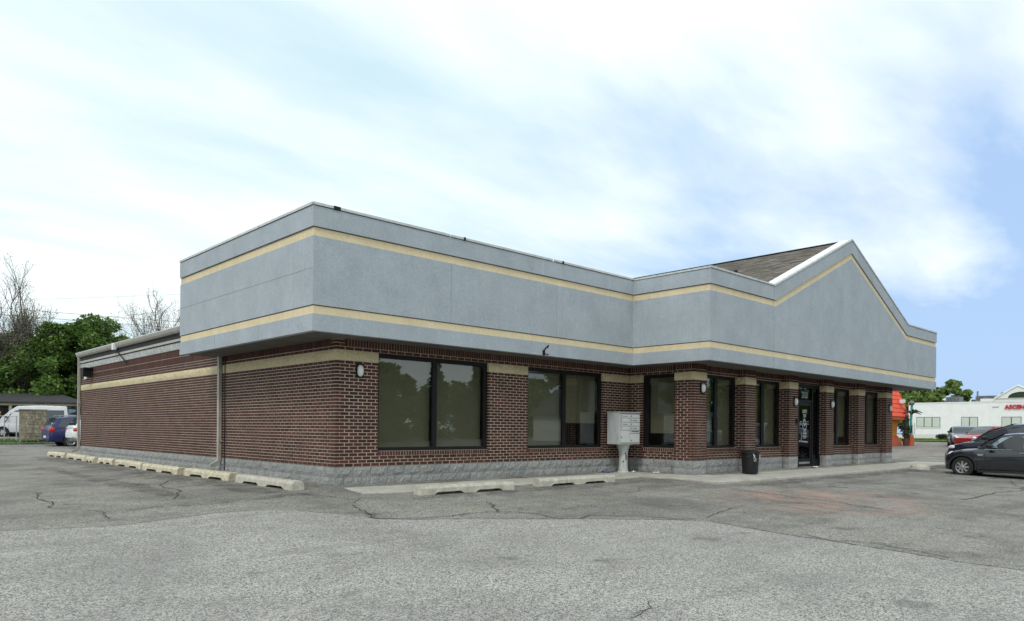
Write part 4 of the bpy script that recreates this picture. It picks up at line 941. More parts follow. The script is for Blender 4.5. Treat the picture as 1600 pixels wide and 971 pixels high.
    for i in range(len(doors)-1):
        xh = doors[i]+.12
        for s_ in (-1, 1):
            z = belt-.13; y = bw(xh, z); MB().box(xh, xh+.18, min(s_*y, s_*(y+.03)), max(s_*y, s_*(y+.03)), z, z+.028).build('door_handle', 'chrome' if chrome_belt else 'car_trim', e)
    if mirror:
        for s_ in (-1, 1):
            x, z = mirror; y = s_*(wb+.12); q = MB().loft([[(x+.02+dx*sc_, y+s_*dy*sc_*1.1, z+dz*sc_) for dx, dy, dz in ((.0, -.10, -.06), (.0, .10, -.05), (0, .11, .05), (0, -.09, .07))] and [(x+ddx, y+s_*yy_*sc_, z+zz_*sc_) for yy_, zz_ in ((-.10, -.06), (.09, -.055), (.11, .04), (-.06, .07))] for ddx, sc_ in ((-.05, .9), (0, 1.05), (.07, .9), (.11, .5))])
            link('mirror', fixn(q.mesh('mirror', 'car_trim', True)), e)
            MB().hexa([(x, min(y, s_*wb*.96), z-.06), (x+.05, min(y, s_*wb*.96), z-.06), (x+.05, max(y, s_*wb*.96), z-.06), (x, max(y, s_*wb*.96), z-.06), (x, min(y, s_*wb*.96), z-.03), (x+.05, min(y, s_*wb*.96), z-.03), (x+.05, max(y, s_*wb*.96), z-.03), (x, max(y, s_*wb*.96), z-.03)]).build('mirror_arm', 'car_trim', e)
    def lamp(nm_, cx, cy, cz, rx, ry, rz_, mat):
        for s_ in (-1, 1):
            rings = []
            for i in range(1, 8):
                ph = math.pi*i/8; rings.append([(cx+rx*math.sin(ph)*math.cos(a*math.pi/8), s_*cy+ry*math.cos(ph), cz+rz_*math.sin(ph)*math.sin(a*math.pi/8)) for a in range(16)])
            link(nm_, fixn(MB().loft(rings).mesh(nm_, mat, True)), e)
    if head: lamp('headlight', *head, 'head_glass')
    if tail: lamp('tail_light', *tail, 'tail_red')
    # front bumper intake, rear bumper strip, sills
    xf = x1; MB().box(xf-.03, xf+.008, -hw*.55, hw*.55, .22, .42).build('grille', 'car_trim', e)
    MB().box(x0-.008, x0+.05, -hw*.7, hw*.7, .30, .42).build('rear_valance', 'car_trim', e)
    for s_ in (-1, 1):
        y = s_*hw*.93; MB().box(wheels[0]+wr+.1, wheels[1]-wr-.1, min(y, y-s_*.08), max(y, y-s_*.08), body[len(body)//2][2]-.035, body[len(body)//2][2]+.05).build('sill', 'car_trim', e)
        if chrome_belt: MB().hexa([(rx0+.2, s_*(wb+.0)-.008, belt-.035), (rx1-.28, s_*(wb*.985)-.008, belt-.035), (rx1-.28, s_*(wb*.985)+.008, belt-.035), (rx0+.2, s_*wb+.008, belt-.035), (rx0+.2, s_*wb-.008, belt-.012), (rx1-.28, s_*wb*.985-.008, belt-.012), (rx1-.28, s_*wb*.985+.008, belt-.012), (rx0+.2, s_*wb+.008, belt-.012)]).build('belt_strip', 'chrome', e)
        if rails:
            zr = max(q[1] for q in roof); xa = min(x for x, z in roof if z > zr-.1); xb = max(x for x, z in roof if z > zr-.06); ys_ = s_*(side(zr-.06, xa)-.10)
            MB().tube([(xa+.1, ys_, zr), (xa+.2, ys_, zr+.05), (xb-.2, ys_, zr+.05), (xb-.1, ys_, zr-.01)], .018, 6).build('roof_rail', 'galvanised', e)
    if plate: MB().box(x0-.022, x0-.008, -.26, .26, .55, .68).build('number_plate', 'plate_white', e)
    return e
def place(o, x, y, heading, dz=0):
    o.location = (x, y, gz(x, y)+dz); o.rotation_euler = (0, 0, heading)
# small black hatchback, nose towards the building
mini = make_car('small black hatchback with chrome belt line and eight-spoke wheels at the right edge', 'car', 'car_black',
 body=[(-1.86, .80, .30, .80), (-1.75, .92, .22, .88), (-1.3, .99, .20, .93), (0, 1, .19, .915), (.85, 1, .19, .90), (1.25, .99, .20, .875), (1.55, .96, .20, .81), (1.74, .86, .22, .72), (1.82, .70, .26, .60)],
 roof=[(-1.80, .90), (-1.62, 1.22), (-1.45, 1.36), (-1.0, 1.40), (-.2, 1.41), (.15, 1.375), (.50, 1.20), (.92, .90)], wheels=(-1.22, 1.25), wr=.312, W=1.68, belt=.915, spokes=8, doors=(-.62, .62), head=(1.60, .60, .70, .13, .12, .11), tail=(-1.78, .66, .72, .06, .10, .15), tum=.22,
 mirror=(.45, .985), sidewin=[[(-.55, .945), (.60, .945), (.50, 1.02), (.20, 1.27), (.02, 1.315), (-.55, 1.325)], [(-1.5, .955), (-.66, .945), (-.66, 1.325), (-1.38, 1.31)]], chrome_belt=True, glassm='pale_car_glass', roofmat='car_black')
place(mini, 19.5+.84, -5.54-1.25, R(90), 0)
MB().hexa([(.66, .838, .70), (.80, .838, .68), (.80, .85, .68), (.66, .85, .70), (.66, .838, .745), (.84, .838, .735), (.84, .85, .735), (.66, .85, .745)]).build('side_scuttle', 'chrome', mini)
sedan = make_car('black crossover with a long raked windscreen parked behind the small black hatchback', 'car', 'car_dark',
 body=[(-2.3, .80, .35, 1.0), (-2.1, .93, .26, 1.12), (-1.4, 1, .24, 1.16), (0, 1, .23, 1.15), (1.0, 1, .23, 1.13), (1.6, .97, .24, 1.07), (2.05, .90, .25, .97), (2.25, .78, .30, .84), (2.34, .62, .34, .66)],
 roof=[(-2.2, 1.16), (-1.9, 1.5), (-1.5, 1.68), (-.5, 1.75), (.2, 1.71), (.75, 1.53), (1.45, 1.15)], wheels=(-1.38, 1.42), wr=.35, W=1.84, belt=1.15, doors=(-1.2, -.15, .85), head=(2.02, .70, .88, .17, .12, .08), tail=(-2.2, .72, 1.0, .08, .10, .13), tum=.28, mirror=(.95, 1.22),
 sidewin=[[(-.1, 1.19), (1.15, 1.18), (.65, 1.48), (.2, 1.60), (-.1, 1.62)], [(-1.15, 1.19), (-.2, 1.19), (-.2, 1.63), (-1.1, 1.62)], [(-1.9, 1.22), (-1.25, 1.19), (-1.2, 1.60), (-1.6, 1.55)]], chrome_belt=True)
place(sedan, 23.3, -4.15-2.3, R(90))
blue = make_car('dark blue sport utility vehicle with red tail lights and roof rails behind the far corner', 'car', 'car_blue',
 body=[(-2.5, .86, .42, 1.00), (-2.38, .95, .32, 1.12), (-1.6, 1, .28, 1.16), (0, 1, .27, 1.13), (1.2, 1, .27, 1.10), (1.9, .97, .28, 1.02), (2.3, .90, .30, .92), (2.46, .80, .36, .78)],
 roof=[(-2.42, 1.14), (-2.22, 1.52), (-2.05, 1.72), (-1.2, 1.80), (-.1, 1.79), (.35, 1.72), (.75, 1.5), (1.35, 1.13)], wheels=(-1.42, 1.45), wr=.385, W=1.98, belt=1.13, spokes=10, doors=(-1.15, -.1, .95), head=(2.25, .75, .82, .15, .12, .1), tail=(-2.36, .88, 1.03, .16, .11, .17), tum=.26, mirror=(.8, 1.2),
 sidewin=[[(-.05, 1.17), (1.05, 1.16), (.6, 1.50), (.1, 1.66), (-.05, 1.68)], [(-1.1, 1.17), (-.15, 1.17), (-.15, 1.69), (-1.1, 1.70)], [(-2.05, 1.20), (-1.35, 1.17), (-1.2, 1.69), (-1.85, 1.64)]], rails=True, plate=True)
BX, BYY = 2.35+2.5, 36.1+.99
place(blue, BX, BYY, R(2)); blue.location.z = -.52
MB().tube([(-2.5, 0, .42), (-2.72, 0, .40), (-2.80, 0, .46)], .035, 6).build('tow_hitch', 'car_trim', blue)
wsuv = make_car('white sport utility vehicle mostly hidden behind the far corner downspout', 'car', 'car_white',
 body=[(-2.3, .84, .60, .95), (-2.18, .95, .55, 1.14), (-1.5, 1, .28, 1.20), (0, 1, .27, 1.16), (1.1, 1, .27, 1.10), (1.8, .97, .28, 1.0), (2.15, .90, .30, .9), (2.3, .80, .36, .76)],
 roof=[(-2.25, 1.16), (-2.0, 1.50), (-1.8, 1.70), (-1.0, 1.78), (-.1, 1.76), (.35, 1.68), (.75, 1.46), (1.3, 1.12)], wheels=(-1.32, 1.4), wr=.36, W=1.88, belt=1.17, spokes=5, doors=(-1.0, 0, .95), head=(2.1, .7, .8, .13, .12, .1), tail=(-2.16, .82, 1.02, .13, .11, .09), tum=.26, mirror=(.8, 1.2),
 sidewin=[[(.05, 1.2), (1.0, 1.19), (.55, 1.48), (.05, 1.63)], [(-.95, 1.2), (-.05, 1.2), (-.05, 1.64), (-.95, 1.64)], [(-1.8, 1.24), (-1.1, 1.2), (-1.05, 1.63), (-1.6, 1.58)]], rails=True)
place(wsuv, 2.75+2.3, 33.3, R(0)); wsuv.location.z = -.5
red = make_car('small red hatchback beyond the black cars, before the white clinic', 'car', 'car_red',
 body=[(-2.0, .82, .35, .90), (-1.85, .94, .25, 1.0), (-1.2, 1, .22, 1.02), (0, 1, .22, 1.0), (.9, 1, .22, .97), (1.5, .96, .23, .88), (1.95, .84, .28, .70)],
 roof=[(-1.92, 1.02), (-1.65, 1.35), (-1.3, 1.46), (-.4, 1.50), (.1, 1.46), (.5, 1.28), (1.05, .98)], wheels=(-1.25, 1.25), wr=.32, W=1.74, belt=1.0, doors=(-.8, .0, .8), head=(1.75, .66, .72, .14, .12, .09), tail=(-1.85, .72, .85, .08, .10, .13), tum=.25, mirror=(.65, 1.05),
 sidewin=[[(.05, 1.03), (.85, 1.02), (.5, 1.22), (.05, 1.36)], [(-.75, 1.03), (-.05, 1.03), (-.05, 1.37), (-.75, 1.38)]])
place(red, 48.5, .75, R(150)); 
silver = make_car('silver sedan with its bonnet towards us, left of the red car', 'car', 'car_silver',
 body=[(-2.3, .82, .38, .92), (-2.1, .93, .27, .98), (-1.3, 1, .24, 1.0), (0, 1, .23, .97), (1.0, 1, .23, .95), (1.6, .97, .24, .87), (2.1, .88, .26, .76), (2.3, .74, .32, .6)],
 roof=[(-1.9, .98), (-1.2, 1.36), (-.7, 1.44), (-.2, 1.45), (.3, 1.36), (1.15, .96)], wheels=(-1.36, 1.40), wr=.33, W=1.8, belt=.97, doors=(-1.0, 0, .9), head=(2.06, .66, .72, .14, .13, .07), tail=(-2.15, .7, .85, .08, .12, .08), tum=.28, mirror=(.75, 1.04),
 sidewin=[[(.05, 1.0), (.95, .99), (.45, 1.24), (.05, 1.36)], [(-1.2, 1.0), (-.05, 1.0), (-.05, 1.37), (-.8, 1.34)]])
place(silver, 52.0, 3.1, R(200))
# ------------------------------------------------------------------ van, stone pier, shed and fence on the left
plain('shaded_van_white', (.50, .51, .52), .45, var=.08, coat=.2)  # white paint darkened to hold the shade under the shed roof
van = make_car('tall white van with dark side windows parked behind the stone pier, under the shed', 'van', 'shaded_van_white', name='parked_van',
 body=[(-2.7, .94, .40, 1.0), (-2.6, 1, .32, 1.05), (0, 1, .30, 1.05), (1.4, 1, .30, 1.05), (2.2, .97, .30, 1.02), (2.65, .88, .34, .90)],
 roof=[(-2.66, 1.3), (-2.58, 2.25), (-2.45, 2.38), (-.5, 2.42), (.9, 2.36), (1.3, 2.12), (1.75, 1.7), (2.25, 1.18)], wheels=(-1.6, 1.8), wr=.35, W=1.95, belt=1.03, spokes=6, doors=(-.9, .3, 1.4), head=(2.5, .72, .85, .15, .12, .16), tail=(-2.64, .85, 1.0, .05, .08, .2), tum=.08, mirror=(1.55, 1.5),
 sidewin=[[(.45, 1.10), (1.75, 1.10), (1.35, 1.75), (.95, 2.02), (.45, 2.02)], [(-.95, .95), (.35, .95), (.35, 2.06), (-.95, 2.06)], [(-2.35, .95), (-1.05, .95), (-1.05, 2.06), (-2.35, 2.06)]])
place(van, 4.9, 53.6, R(148)); van.location.z = -.15
st = empty('stone_pier', (2.52, 41.3, -.32), R(-8), 'rough square pier of weathered stone blocks with weeds at its foot', 'pier')
rp = random.Random(2); z = 0
MB().box(-.62, .62, -.42, .42, .02, 1.93).build('rubble_core', 'mortar', st)
while z < 1.95:
    x = -.70; h = rp.uniform(.14, .22)
    while x < .69:
        w = min(rp.uniform(.18, .36), .70-x); w = .70-x if .70-x-w < .1 else w
        for ysd in (-1, 1):
            MB().box(x+.006, x+w-.006, min(ysd*.5, ysd*.44)+rp.uniform(-.02, .02), max(ysd*.5, ysd*.44)+rp.uniform(-.015, .015), z+.006, z+h-.006).build('stone', 'weathered_stone', st)
        x += w
    for xsd in (-1, 1): MB().box(min(xsd*.64, xsd*.705), max(xsd*.64, xsd*.705), -.43, .43, z+.006, z+h-.006).build('stone', 'weathered_stone', st)
    z += h
MB().box(-.74, .74, -.54, .54, z, z+.07).build('cap_stone', 'weathered_stone', st)
shed = empty('shed', (0, 0, 0), 0, 'long low tan shed with dark shingle roof and open front behind the van', 'shed')
Lr, Rr, Le, Re = Vector((1.5, 61.5, 3.42)), Vector((7.4, 56.4, 3.27)), Vector((-.6, 58.6, 2.62)), Vector((7.9, 51.4, 2.55))
q = MB(); off = Vector((0, 0, .12)); back = Vector((2.5, 3.2, -.75))
q.add([Le, Re, Rr, Lr, Le-off, Re-off, Rr-off, Lr-off], [(0, 1, 2, 3), (7, 6, 5, 4), (0, 4, 5, 1), (1, 5, 6, 2), (2, 6, 7, 3), (3, 7, 4, 0)])
q.add([Lr, Rr, Rr+back, Lr+back, Lr-off, Rr-off, Rr+back-off, Lr+back-off], [(0, 1, 2, 3), (7, 6, 5, 4), (0, 4, 5, 1), (1, 5, 6, 2), (2, 6, 7, 3), (3, 7, 4, 0)])
link('roof', fixn(q.mesh('roof', 'roof_dark')), shed)
de = (Re-Le).normalized(); per = Vector((-de.y, de.x, 0)).normalized()
for t in (.0, .25, .47, .72, .965):
    p = Le+(Re-Le)*t+per*.35; MB().box(p.x-.09, p.x+.09, p.y-.09, p.y+.09, -.2, 2.6).build('post', 'tan_siding', shed)
a, b = Le+per*.28, Re+per*.28; MB().hexa([(a.x, a.y, 2.30), (b.x, b.y, 2.28), (b.x+per.x*.1, b.y+per.y*.1, 2.28), (a.x+per.x*.1, a.y+per.y*.1, 2.30), (a.x, a.y, 2.47), (b.x, b.y, 2.41), (b.x+per.x*.1, b.y+per.y*.1, 2.41), (a.x+per.x*.1, a.y+per.y*.1, 2.47)]).build('beam', 'tan_siding', shed)
a, b = Lr+per*1.2, Rr+per*2.2; MB().hexa([(a.x, a.y, -.2), (b.x, b.y, -.2), (b.x+per.x*.1, b.y+per.y*.1, -.2), (a.x+per.x*.1, a.y+per.y*.1, -.2), (a.x, a.y, 2.5), (b.x, b.y, 2.4), (b.x+per.x*.1, b.y+per.y*.1, 2.4), (a.x+per.x*.1, a.y+per.y*.1, 2.5)]).build('back_wall', 'roof_grey', shed)
for i in range(9):   # tan boarded end at the left
    p = Le+de*(-.2+i*.32)+per*.15; MB().box(p.x-.145, p.x+.145, p.y-.04, p.y+.04, -.2, 2.52+.02*(i % 2)).build('board', 'tan_siding', shed)
for i, t in enumerate((.335, .355, .375)):
    p = Le+de*(10.9*t); MB().tube([(p.x, p.y-.9, .0), (p.x+.5, p.y-.2, 2.0-.1*i)], .05, 4).build('plank', 'lumber', shed)
fe = empty('chain_link_fence', (0, 0, 0), 0, 'galvanised chain link fence with grey slats in front of the shed at the left edge', 'fence')
for i in range(8):
    x = -2.2+i*.62; MB().tube([(x, 44.9-.75*x*.45, -.25), (x, 44.9-.75*x*.45, 1.35)], .035, 6).build('post', 'galvanised', fe)
MB().tube([(-2.2, 45.64, 1.33), (2.2, 44.16, 1.33)], .025, 6).build('rail', 'galvanised', fe); MB().tube([(-2.2, 45.64, -.05), (2.2, 44.16, -.05)], .025, 6).build('rail', 'galvanised', fe)
for i in range(20):
    x = -2.15+i*.16
    if x < .9: MB().box(x, x+.11, 44.92-.3375*x, 44.94-.3375*x, .0, 1.28).build('slat', 'fence_slat', fe)
nb = empty('white_storage_building', (0, 0, 0), 0, 'low white metal building seen between the shed and the brick corner', 'building')
MB().box(10.5, 24, 70, 80, -.2, 3.0).build('wall', 'white_siding', nb); MB().box(10.3, 24.2, 69.8, 80.2, 3.0, 3.2).build('roof', 'white_siding', nb); MB().box(11, 13.5, 69.95, 69.99, .2, 1.9).build('door', 'roof_grey', nb)
# grass verge behind the left lot
def verge(name, quad, lift, mat='grass_soil', st=1.0, grp=None):
    (x0, y0), (x1, y1), (x2, y2), (x3, y3) = quad; n_ = 16; mb = MB()
    for j in range(n_+1):
        for i in range(n_+1):
            u, v = i/n_, j/n_; X = (x0*(1-u)+x1*u)*(1-v)+(x3*(1-u)+x2*u)*v; Y = (y0*(1-u)+y1*u)*(1-v)+(y3*(1-u)+y2*u)*v; mb.v.append((X, Y, gz(X, Y)+lift))
    mb.f = [(j*(n_+1)+i, j*(n_+1)+i+1, (j+1)*(n_+1)+i+1, (j+1)*(n_+1)+i) for j in range(n_) for i in range(n_)]
    return mb.build(name, mat, kind='structure')
def blades(name, quad, n_, h, lift, seed, mat='grass_blade', label=None):
    r_ = random.Random(seed); (x0, y0), (x1, y1), (x2, y2), (x3, y3) = quad; mb = MB()
    for _ in range(n_):
        u, v = r_.random(), r_.random(); X = (x0*(1-u)+x1*u)*(1-v)+(x3*(1-u)+x2*u)*v; Y = (y0*(1-u)+y1*u)*(1-v)+(y3*(1-u)+y2*u)*v
        z = gz(X, Y)+lift; a = r_.uniform(0, 6.28); w = .03; hh = h*r_.uniform(.4, 1.2); lx, ly = r_.uniform(-.06, .06), r_.uniform(-.06, .06)
        mb.add([(X-w*math.cos(a), Y-w*math.sin(a), z), (X+w*math.cos(a), Y+w*math.sin(a), z), (X+lx, Y+ly, z+hh)], [(0, 1, 2)])
    o = mb.build(name, mat, kind='stuff'); tag(o, label or 'short green grass on the verge', 'grass')
LQ = [(-14, 40.6), (16, 37.8), (20, 66), (-14, 70)]
LQ = [(-14, 41.8), (5.0, 39.6), (9, 47), (-14, 49)]
verge('left_grass_verge', LQ, .02); blades('grass', LQ, 9000, .16, .02, 3, label='short grass of the verge round the stone pier and fence')
ribbon([(-14, 41.7), (5.2, 39.5)], .30, .09, 0, .5, False).build('left_kerb', 'kerb_concrete', kind='structure')
# ------------------------------------------------------------------ white clinic across the road on the right
cl = empty('white_clinic', (0, 0, 0), 0, 'low white painted brick clinic with tinted windows, arched pediment and red sign letters', 'building')
CX = 84.0
MB().box(CX, CX+22, -14, 17.24, -.3, 4.10).build('wall', 'white_brick', cl)
MB().box(CX-.04, CX+22.2, -14, 17.3, 4.10, 4.22).build('parapet_coping', 'white_siding', cl); MB().box(CX-.06, CX+22.3, -14, 10.06, 4.22, 4.52).build('raised_parapet', 'white_siding', cl)
for i in range(26):   # brick coursing relief lines at large joints
    pass
def clwin(y1, y0, z0, z1, n_):
    w = MB().box(CX-.03, CX+.05, y0, y1, z0, z1).build('window', 'roof_grey', cl); st_ = (y1-y0)/n_
    for i in range(n_): MB().box(CX-.045, CX-.031, y0+i*st_+.05, y0+(i+1)*st_-.05, z0+.05, z1-.06).build('pane', 'blind_green', w)
    MB().box(CX-.08, CX-.001, y0-.08, y1+.08, z0-.08, z0-.002).build('sill', 'white_siding', w)
clwin(16.41, 13.96, 1.43, 2.58, 3); clwin(11.88, 10.28, 1.41, 2.57, 2); clwin(8.1, 6.33, 1.41, 2.56, 2); clwin(4.2, 2.4, 1.41, 2.56, 2); clwin(0.2, -1.6, 1.41, 2.56, 2)
mb = MB(); yc = 6.62; mb.add([(CX-.2, yc+2.0, 4.52), (CX-.2, yc, 5.78), (CX-.2, yc-2.6, 4.52), (CX+6, yc+2.0, 4.52), (CX+6, yc, 5.78), (CX+6, yc-2.6, 4.52)], [(0, 1, 2), (5, 4, 3), (0, 3, 4, 1), (1, 4, 5, 2), (0, 2, 5, 3)])
link('pediment', fixn(mb.mesh('pediment', 'white_siding')), cl)
mb = MB(); mb.tube([(CX-.25, yc+2.1, 4.50), (CX-.25, yc, 5.83), (CX-.25, yc-2.7, 4.50)], .09, 4); mb.build('pediment_trim', 'white_siding', cl)
mb = MB(); cyy = 6.3; pts = [(CX-.22, cyy+1.2*math.cos(a*math.pi/14), 4.55+.62*math.sin(a*math.pi/14)) for a in range(15)]; mb.add(pts+[(p[0]+.05, p[1], p[2]) for p in pts], [tuple(range(15)), tuple(range(29, 14, -1))]+[(i, i+15, i+16, i+1) for i in range(14)])
link('arch_window', fixn(mb.mesh('arch_window', 'leaf_dark')), cl)
t = text_mesh('ASCENT URGENT CARE', .62, 'sign_red', .06, .018); o = link('sign_lettering', t, cl, (CX-.10, 8.15-3.4, 3.58), (R(90), 0, R(-90))); o.scale = (.92, .95, 1)
MB().box(CX-.05, CX-.0, 8.35, 8.95, 3.55, 3.68).build('sign_plate', 'sign_grey', cl)
for (y0, y1, z0, z1, x) in ((12.9, 14.3, 4.2, 4.95, 3), (9.4, 11.3, 4.5, 4.98, 3), (11.3, 12.0, 4.2, 4.62, 4), (9.9, 10.4, 4.3, 4.75, 2.4)):
    u_ = MB().box(CX+x, CX+x+1.5, y0, y1, z0-.3, z1).build('rooftop_unit', 'unit_metal', cl)
    for k in range(4): MB().box(CX+x-.03, CX+x-.002, y0+.06+k*(y1-y0-.12)/4, y0+.0+(k+1)*(y1-y0-.12)/4, z0+.05, z1-.08).build('grille', 'roof_grey', u_)
MB().tube([(CX+4, 11.35, 4.2), (CX+4, 11.35, 5.55)], .09, 8).build('flue_pipe', 'unit_metal', cl)
MB().tube([(CX-.1, 16.6, .4), (CX-.1, 16.6, 1.9)], .04, 6).build('pipe', 'gutter_metal', cl)
verge('clinic_pavement', [(66.6, -30), (84, -30), (84, 30), (66.6, 30)], .03, 'pale_pavement')
RQ = [(60.6, 3.2), (66.6, 3.0), (66.6, 26), (60.6, 26)]
verge('right_grass_verge', RQ, .05); blades('grass', RQ, 9000, .14, .05, 4, label='strip of green grass behind the yellow kerb before the white clinic')
ribbon([(60.45, 26), (60.45, 3.0), (66.5, 2.9)], .25, .12, 0, .5, False).build('yellow_kerb', 'kerb_yellow', kind='structure')
# ------------------------------------------------------------------ leaves, shrubs and trees
def leaf_cloud(blobs, n_, size, seed, flat=.0):
    r_ = random.Random(seed); mb = MB(); tot = sum(b[3] for b in blobs)
    for (cx, cy, cz, rad) in blobs:
        for _ in range(int(n_*rad/tot)):
            while True:
                a = Vector((r_.uniform(-1, 1), r_.uniform(-1, 1), r_.uniform(-1, 1)))
                if a.length < 1: break
            a *= (.55+.45*r_.random())/max(a.length, .3)*a.length**.4
            p = Vector((cx, cy, cz))+Vector((a.x, a.y, a.z*.8))*rad; s = size*r_.uniform(.5, 1.3)
            u = Vector((r_.gauss(0, 1), r_.gauss(0, 1), r_.gauss(0, .6))).normalized(); v = u.cross(Vector((r_.gauss(0, 1), r_.gauss(0, 1), r_.gauss(0, 1)))).normalized()
            mb.add([p-u*s, p+v*s*.55, p+u*s, p-v*s*.55], [(0, 1, 2, 3)])
    return mb
def branch(mb, p, d, L, r, lvl, r_, tips, seg=5, spread=.6, up=.15):
    q = p.copy(); pts = [q.copy()]; rs_ = [r]; k = 4
    for i in range(k):
        d = (d+Vector((r_.gauss(0, .13), r_.gauss(0, .13), r_.gauss(0, .08)+up*.12))).normalized(); q = q+d*L/k; pts.append(q.copy()); rs_.append(r*(1-.08*(i+1)))
    mb.tube(pts, rs_, seg if lvl > 2 else 3, cap=False)
    if lvl <= 0: tips.append(q); return
    for c in range(2 if lvl > 1 and r_.random() < .35 else 3):
        ax = Vector((r_.gauss(0, 1), r_.gauss(0, 1), r_.gauss(0, .35))).normalized(); nd = (d+ax*spread*r_.uniform(.6, 1.3)).normalized()
        branch(mb, pts[r_.choice((2, 3, 4, 4))], nd, L*r_.uniform(.55, .82), rs_[-1]*.66, lvl-1, r_, tips, seg, spread, up)
def twig(mb, p, d, L, r, lvl, r_, tips, spread):
    q = p.copy(); pts = [q.copy()]; rs_ = [r]
    for i in range(4):
        d = (d+Vector((r_.gauss(0, .09), r_.gauss(0, .09), r_.gauss(0, .05)+.09))).normalized(); q = q+d*L/4; pts.append(q.copy()); rs_.append(r*(1-.055*(i+1)))
    mb.tube(pts, rs_, 6 if lvl > 3 else 3, cap=False)
    if lvl <= 0: tips.append(q); return
    for c in range(3 if lvl < 5 else 4):
        ax = Vector((r_.gauss(0, 1), r_.gauss(0, 1), r_.gauss(0, .3))).normalized(); nd = (d+ax*spread*r_.uniform(.5, 1.3)).normalized()
        twig(mb, pts[4 if c == 0 else r_.choice((1, 2, 3, 4))], nd, L*r_.uniform(.60, .82), rs_[-1]*(.86 if c == 0 else .68), lvl-1, r_, tips, spread)
def bare_tree(loc, h, seed, label, lvl=5, group='bare trees behind the building', bud=.06, lean=(0, 0), thick=.024, spread=.48, vis=True):
    r_ = random.Random(seed); e = empty('bare_tree', loc, 0, label, 'tree', group); mb = MB(); tips = []
    twig(mb, Vector((0, 0, -.3)), Vector((lean[0], lean[1], 1)).normalized(), h*.30, h*thick*1.15, 6, r_, tips, spread+.12)
    mb.build('trunk', 'bark', e, kind='stuff' if False else None)
    b = MB()
    for t in tips:
        for _ in range(2):
            p = t+Vector((r_.gauss(0, .12), r_.gauss(0, .12), r_.gauss(0, .12))); b.add([p, p+Vector((bud, 0, bud)), p+Vector((0, bud, bud*1.5))], [(0, 1, 2)])
    b.build('crown', 'bud', e)
    return e
def leafy_tree(loc, h, w, seed, label, mat='leaf_green', n_=9000, size=.26, group=None, low=.18, name='leafy_tree'):
    r_ = random.Random(seed); e = empty(name, loc, 0, label, 'tree', group); mb = MB(); tips = []
    branch(mb, Vector((0, 0, -.3)), Vector((r_.gauss(0, .06), r_.gauss(0, .06), 1)).normalized(), h*.36, h*.028, 3, r_, tips, 6, .8, .25); mb.build('trunk', 'bark', e)
    blobs = []
    for i in range(70):
        a = r_.uniform(0, 6.28); t = r_.random(); z = h*(low+(1-low)*t)*.95; rr = w*.5*math.sin(math.pi*min(1, .22+.72*t))**.7*r_.uniform(.25, 1.05); blobs.append((rr*math.cos(a), rr*math.sin(a), z, w*r_.uniform(.06, .13)))
    leaf_cloud(blobs, n_, size, seed+1).build('crown', mat, e); return e
def conifer(loc, h, w, seed, label, group):
    r_ = random.Random(seed); e = empty('conifer_tree', loc, 0, label, 'tree', group); MB().tube([(0, 0, -.3), (0, 0, h*.97)], [h*.018, .02], 7).build('trunk', 'bark', e); mb = MB()
    z = h*.1
    while z < h*.98:
        R0_ = w*.5*(1-z/h)**.85
        for k in range(7):
            a = r_.uniform(0, 6.28); rr = R0_*r_.uniform(.7, 1.15)
            for j in range(9):
                t = (j+.5)/9; p = Vector((rr*t*math.cos(a), rr*t*math.sin(a), z-rr*t*.25)); s = .35*(1.1-t*.6)
                for _ in range(3):
                    u = Vector((math.cos(a)+r_.gauss(0, .5), math.sin(a)+r_.gauss(0, .5), r_.gauss(-.2, .3))).normalized(); v = u.cross(Vector((r_.gauss(0, 1), r_.gauss(0, 1), r_.gauss(0, 1)))).normalized()
                    mb.add([p, p+u*s+v*s*.3, p+u*s*1.3, p+u*s-v*s*.3], [(0, 1, 2, 3)])
        z += h*.035
    mb.build('crown', 'needle', e); return e
GL = 'leafy trees behind the shed'
leafy_tree((10.2, 60.5, .1), 10.2, 12.5, 1, 'big bright green spreading tree rising over the rear corner of the brick building', 'leaf_green', 26000, .17, GL)
leafy_tree((8.0, 62.5, .1), 9.6, 9.5, 8, 'bright green tree left of the big one, above the stone pier', 'leaf_green', 18000, .17, GL)
leafy_tree((12.6, 63.5, .1), 9.4, 8.5, 11, 'round green crown between the big tree and the right hand bare trees', 'leaf_green', 16000, .17, GL)
leafy_tree((3.0, 66, .1), 9.2, 9.0, 2, 'dark green tree above the left end of the shed', 'leaf_dark', 16000, .19, GL, .1)
leafy_tree((5.6, 64, .1), 9.0, 7.5, 6, 'dark green tree under the tallest bare tree', 'leaf_green', 14000, .18, GL, .1)
leafy_tree((-.6, 68, .1), 9.4, 8.0, 3, 'green tree at the left edge behind the fence', 'leaf_green', 14000, .18, GL, .1)
leafy_tree((14.6, 62, .2), 8.6, 7.5, 4, 'bushy green tree beside the far downspout, right of the big one', 'leaf_green', 14000, .17, GL, .1)
leafy_tree((7.8, 70, .2), 8.0, 12.0, 5, 'low dark green tree filling the gap behind the shed roof', 'leaf_dark', 14000, .22, GL, .02)
leafy_tree((1.5, 74, .2), 8.0, 12.0, 7, 'low dark green tree far behind the fence at the left', 'leaf_dark', 12000, .24, GL, .02)
bare_tree((6.5, 61.5, .1), 15.4, 12, 'tallest bare tree with a tangle of upright branches at the left', 6, thick=.012, spread=.36)
bare_tree((4.0, 61.6, .1), 13.5, 21, 'bare tree leaning right over the green crowns at the left', 6, lean=(.35, -.2), thick=.010, spread=.40)
bare_tree((2.4, 63, .1), 14.5, 33, 'bare tree cut by the left edge of the picture', 6, thick=.012, spread=.42)
bare_tree((19.6, 66.3, .5), 16.0, 44, 'bare tree just left of the grey fascia corner', 6, thick=.010, spread=.42)
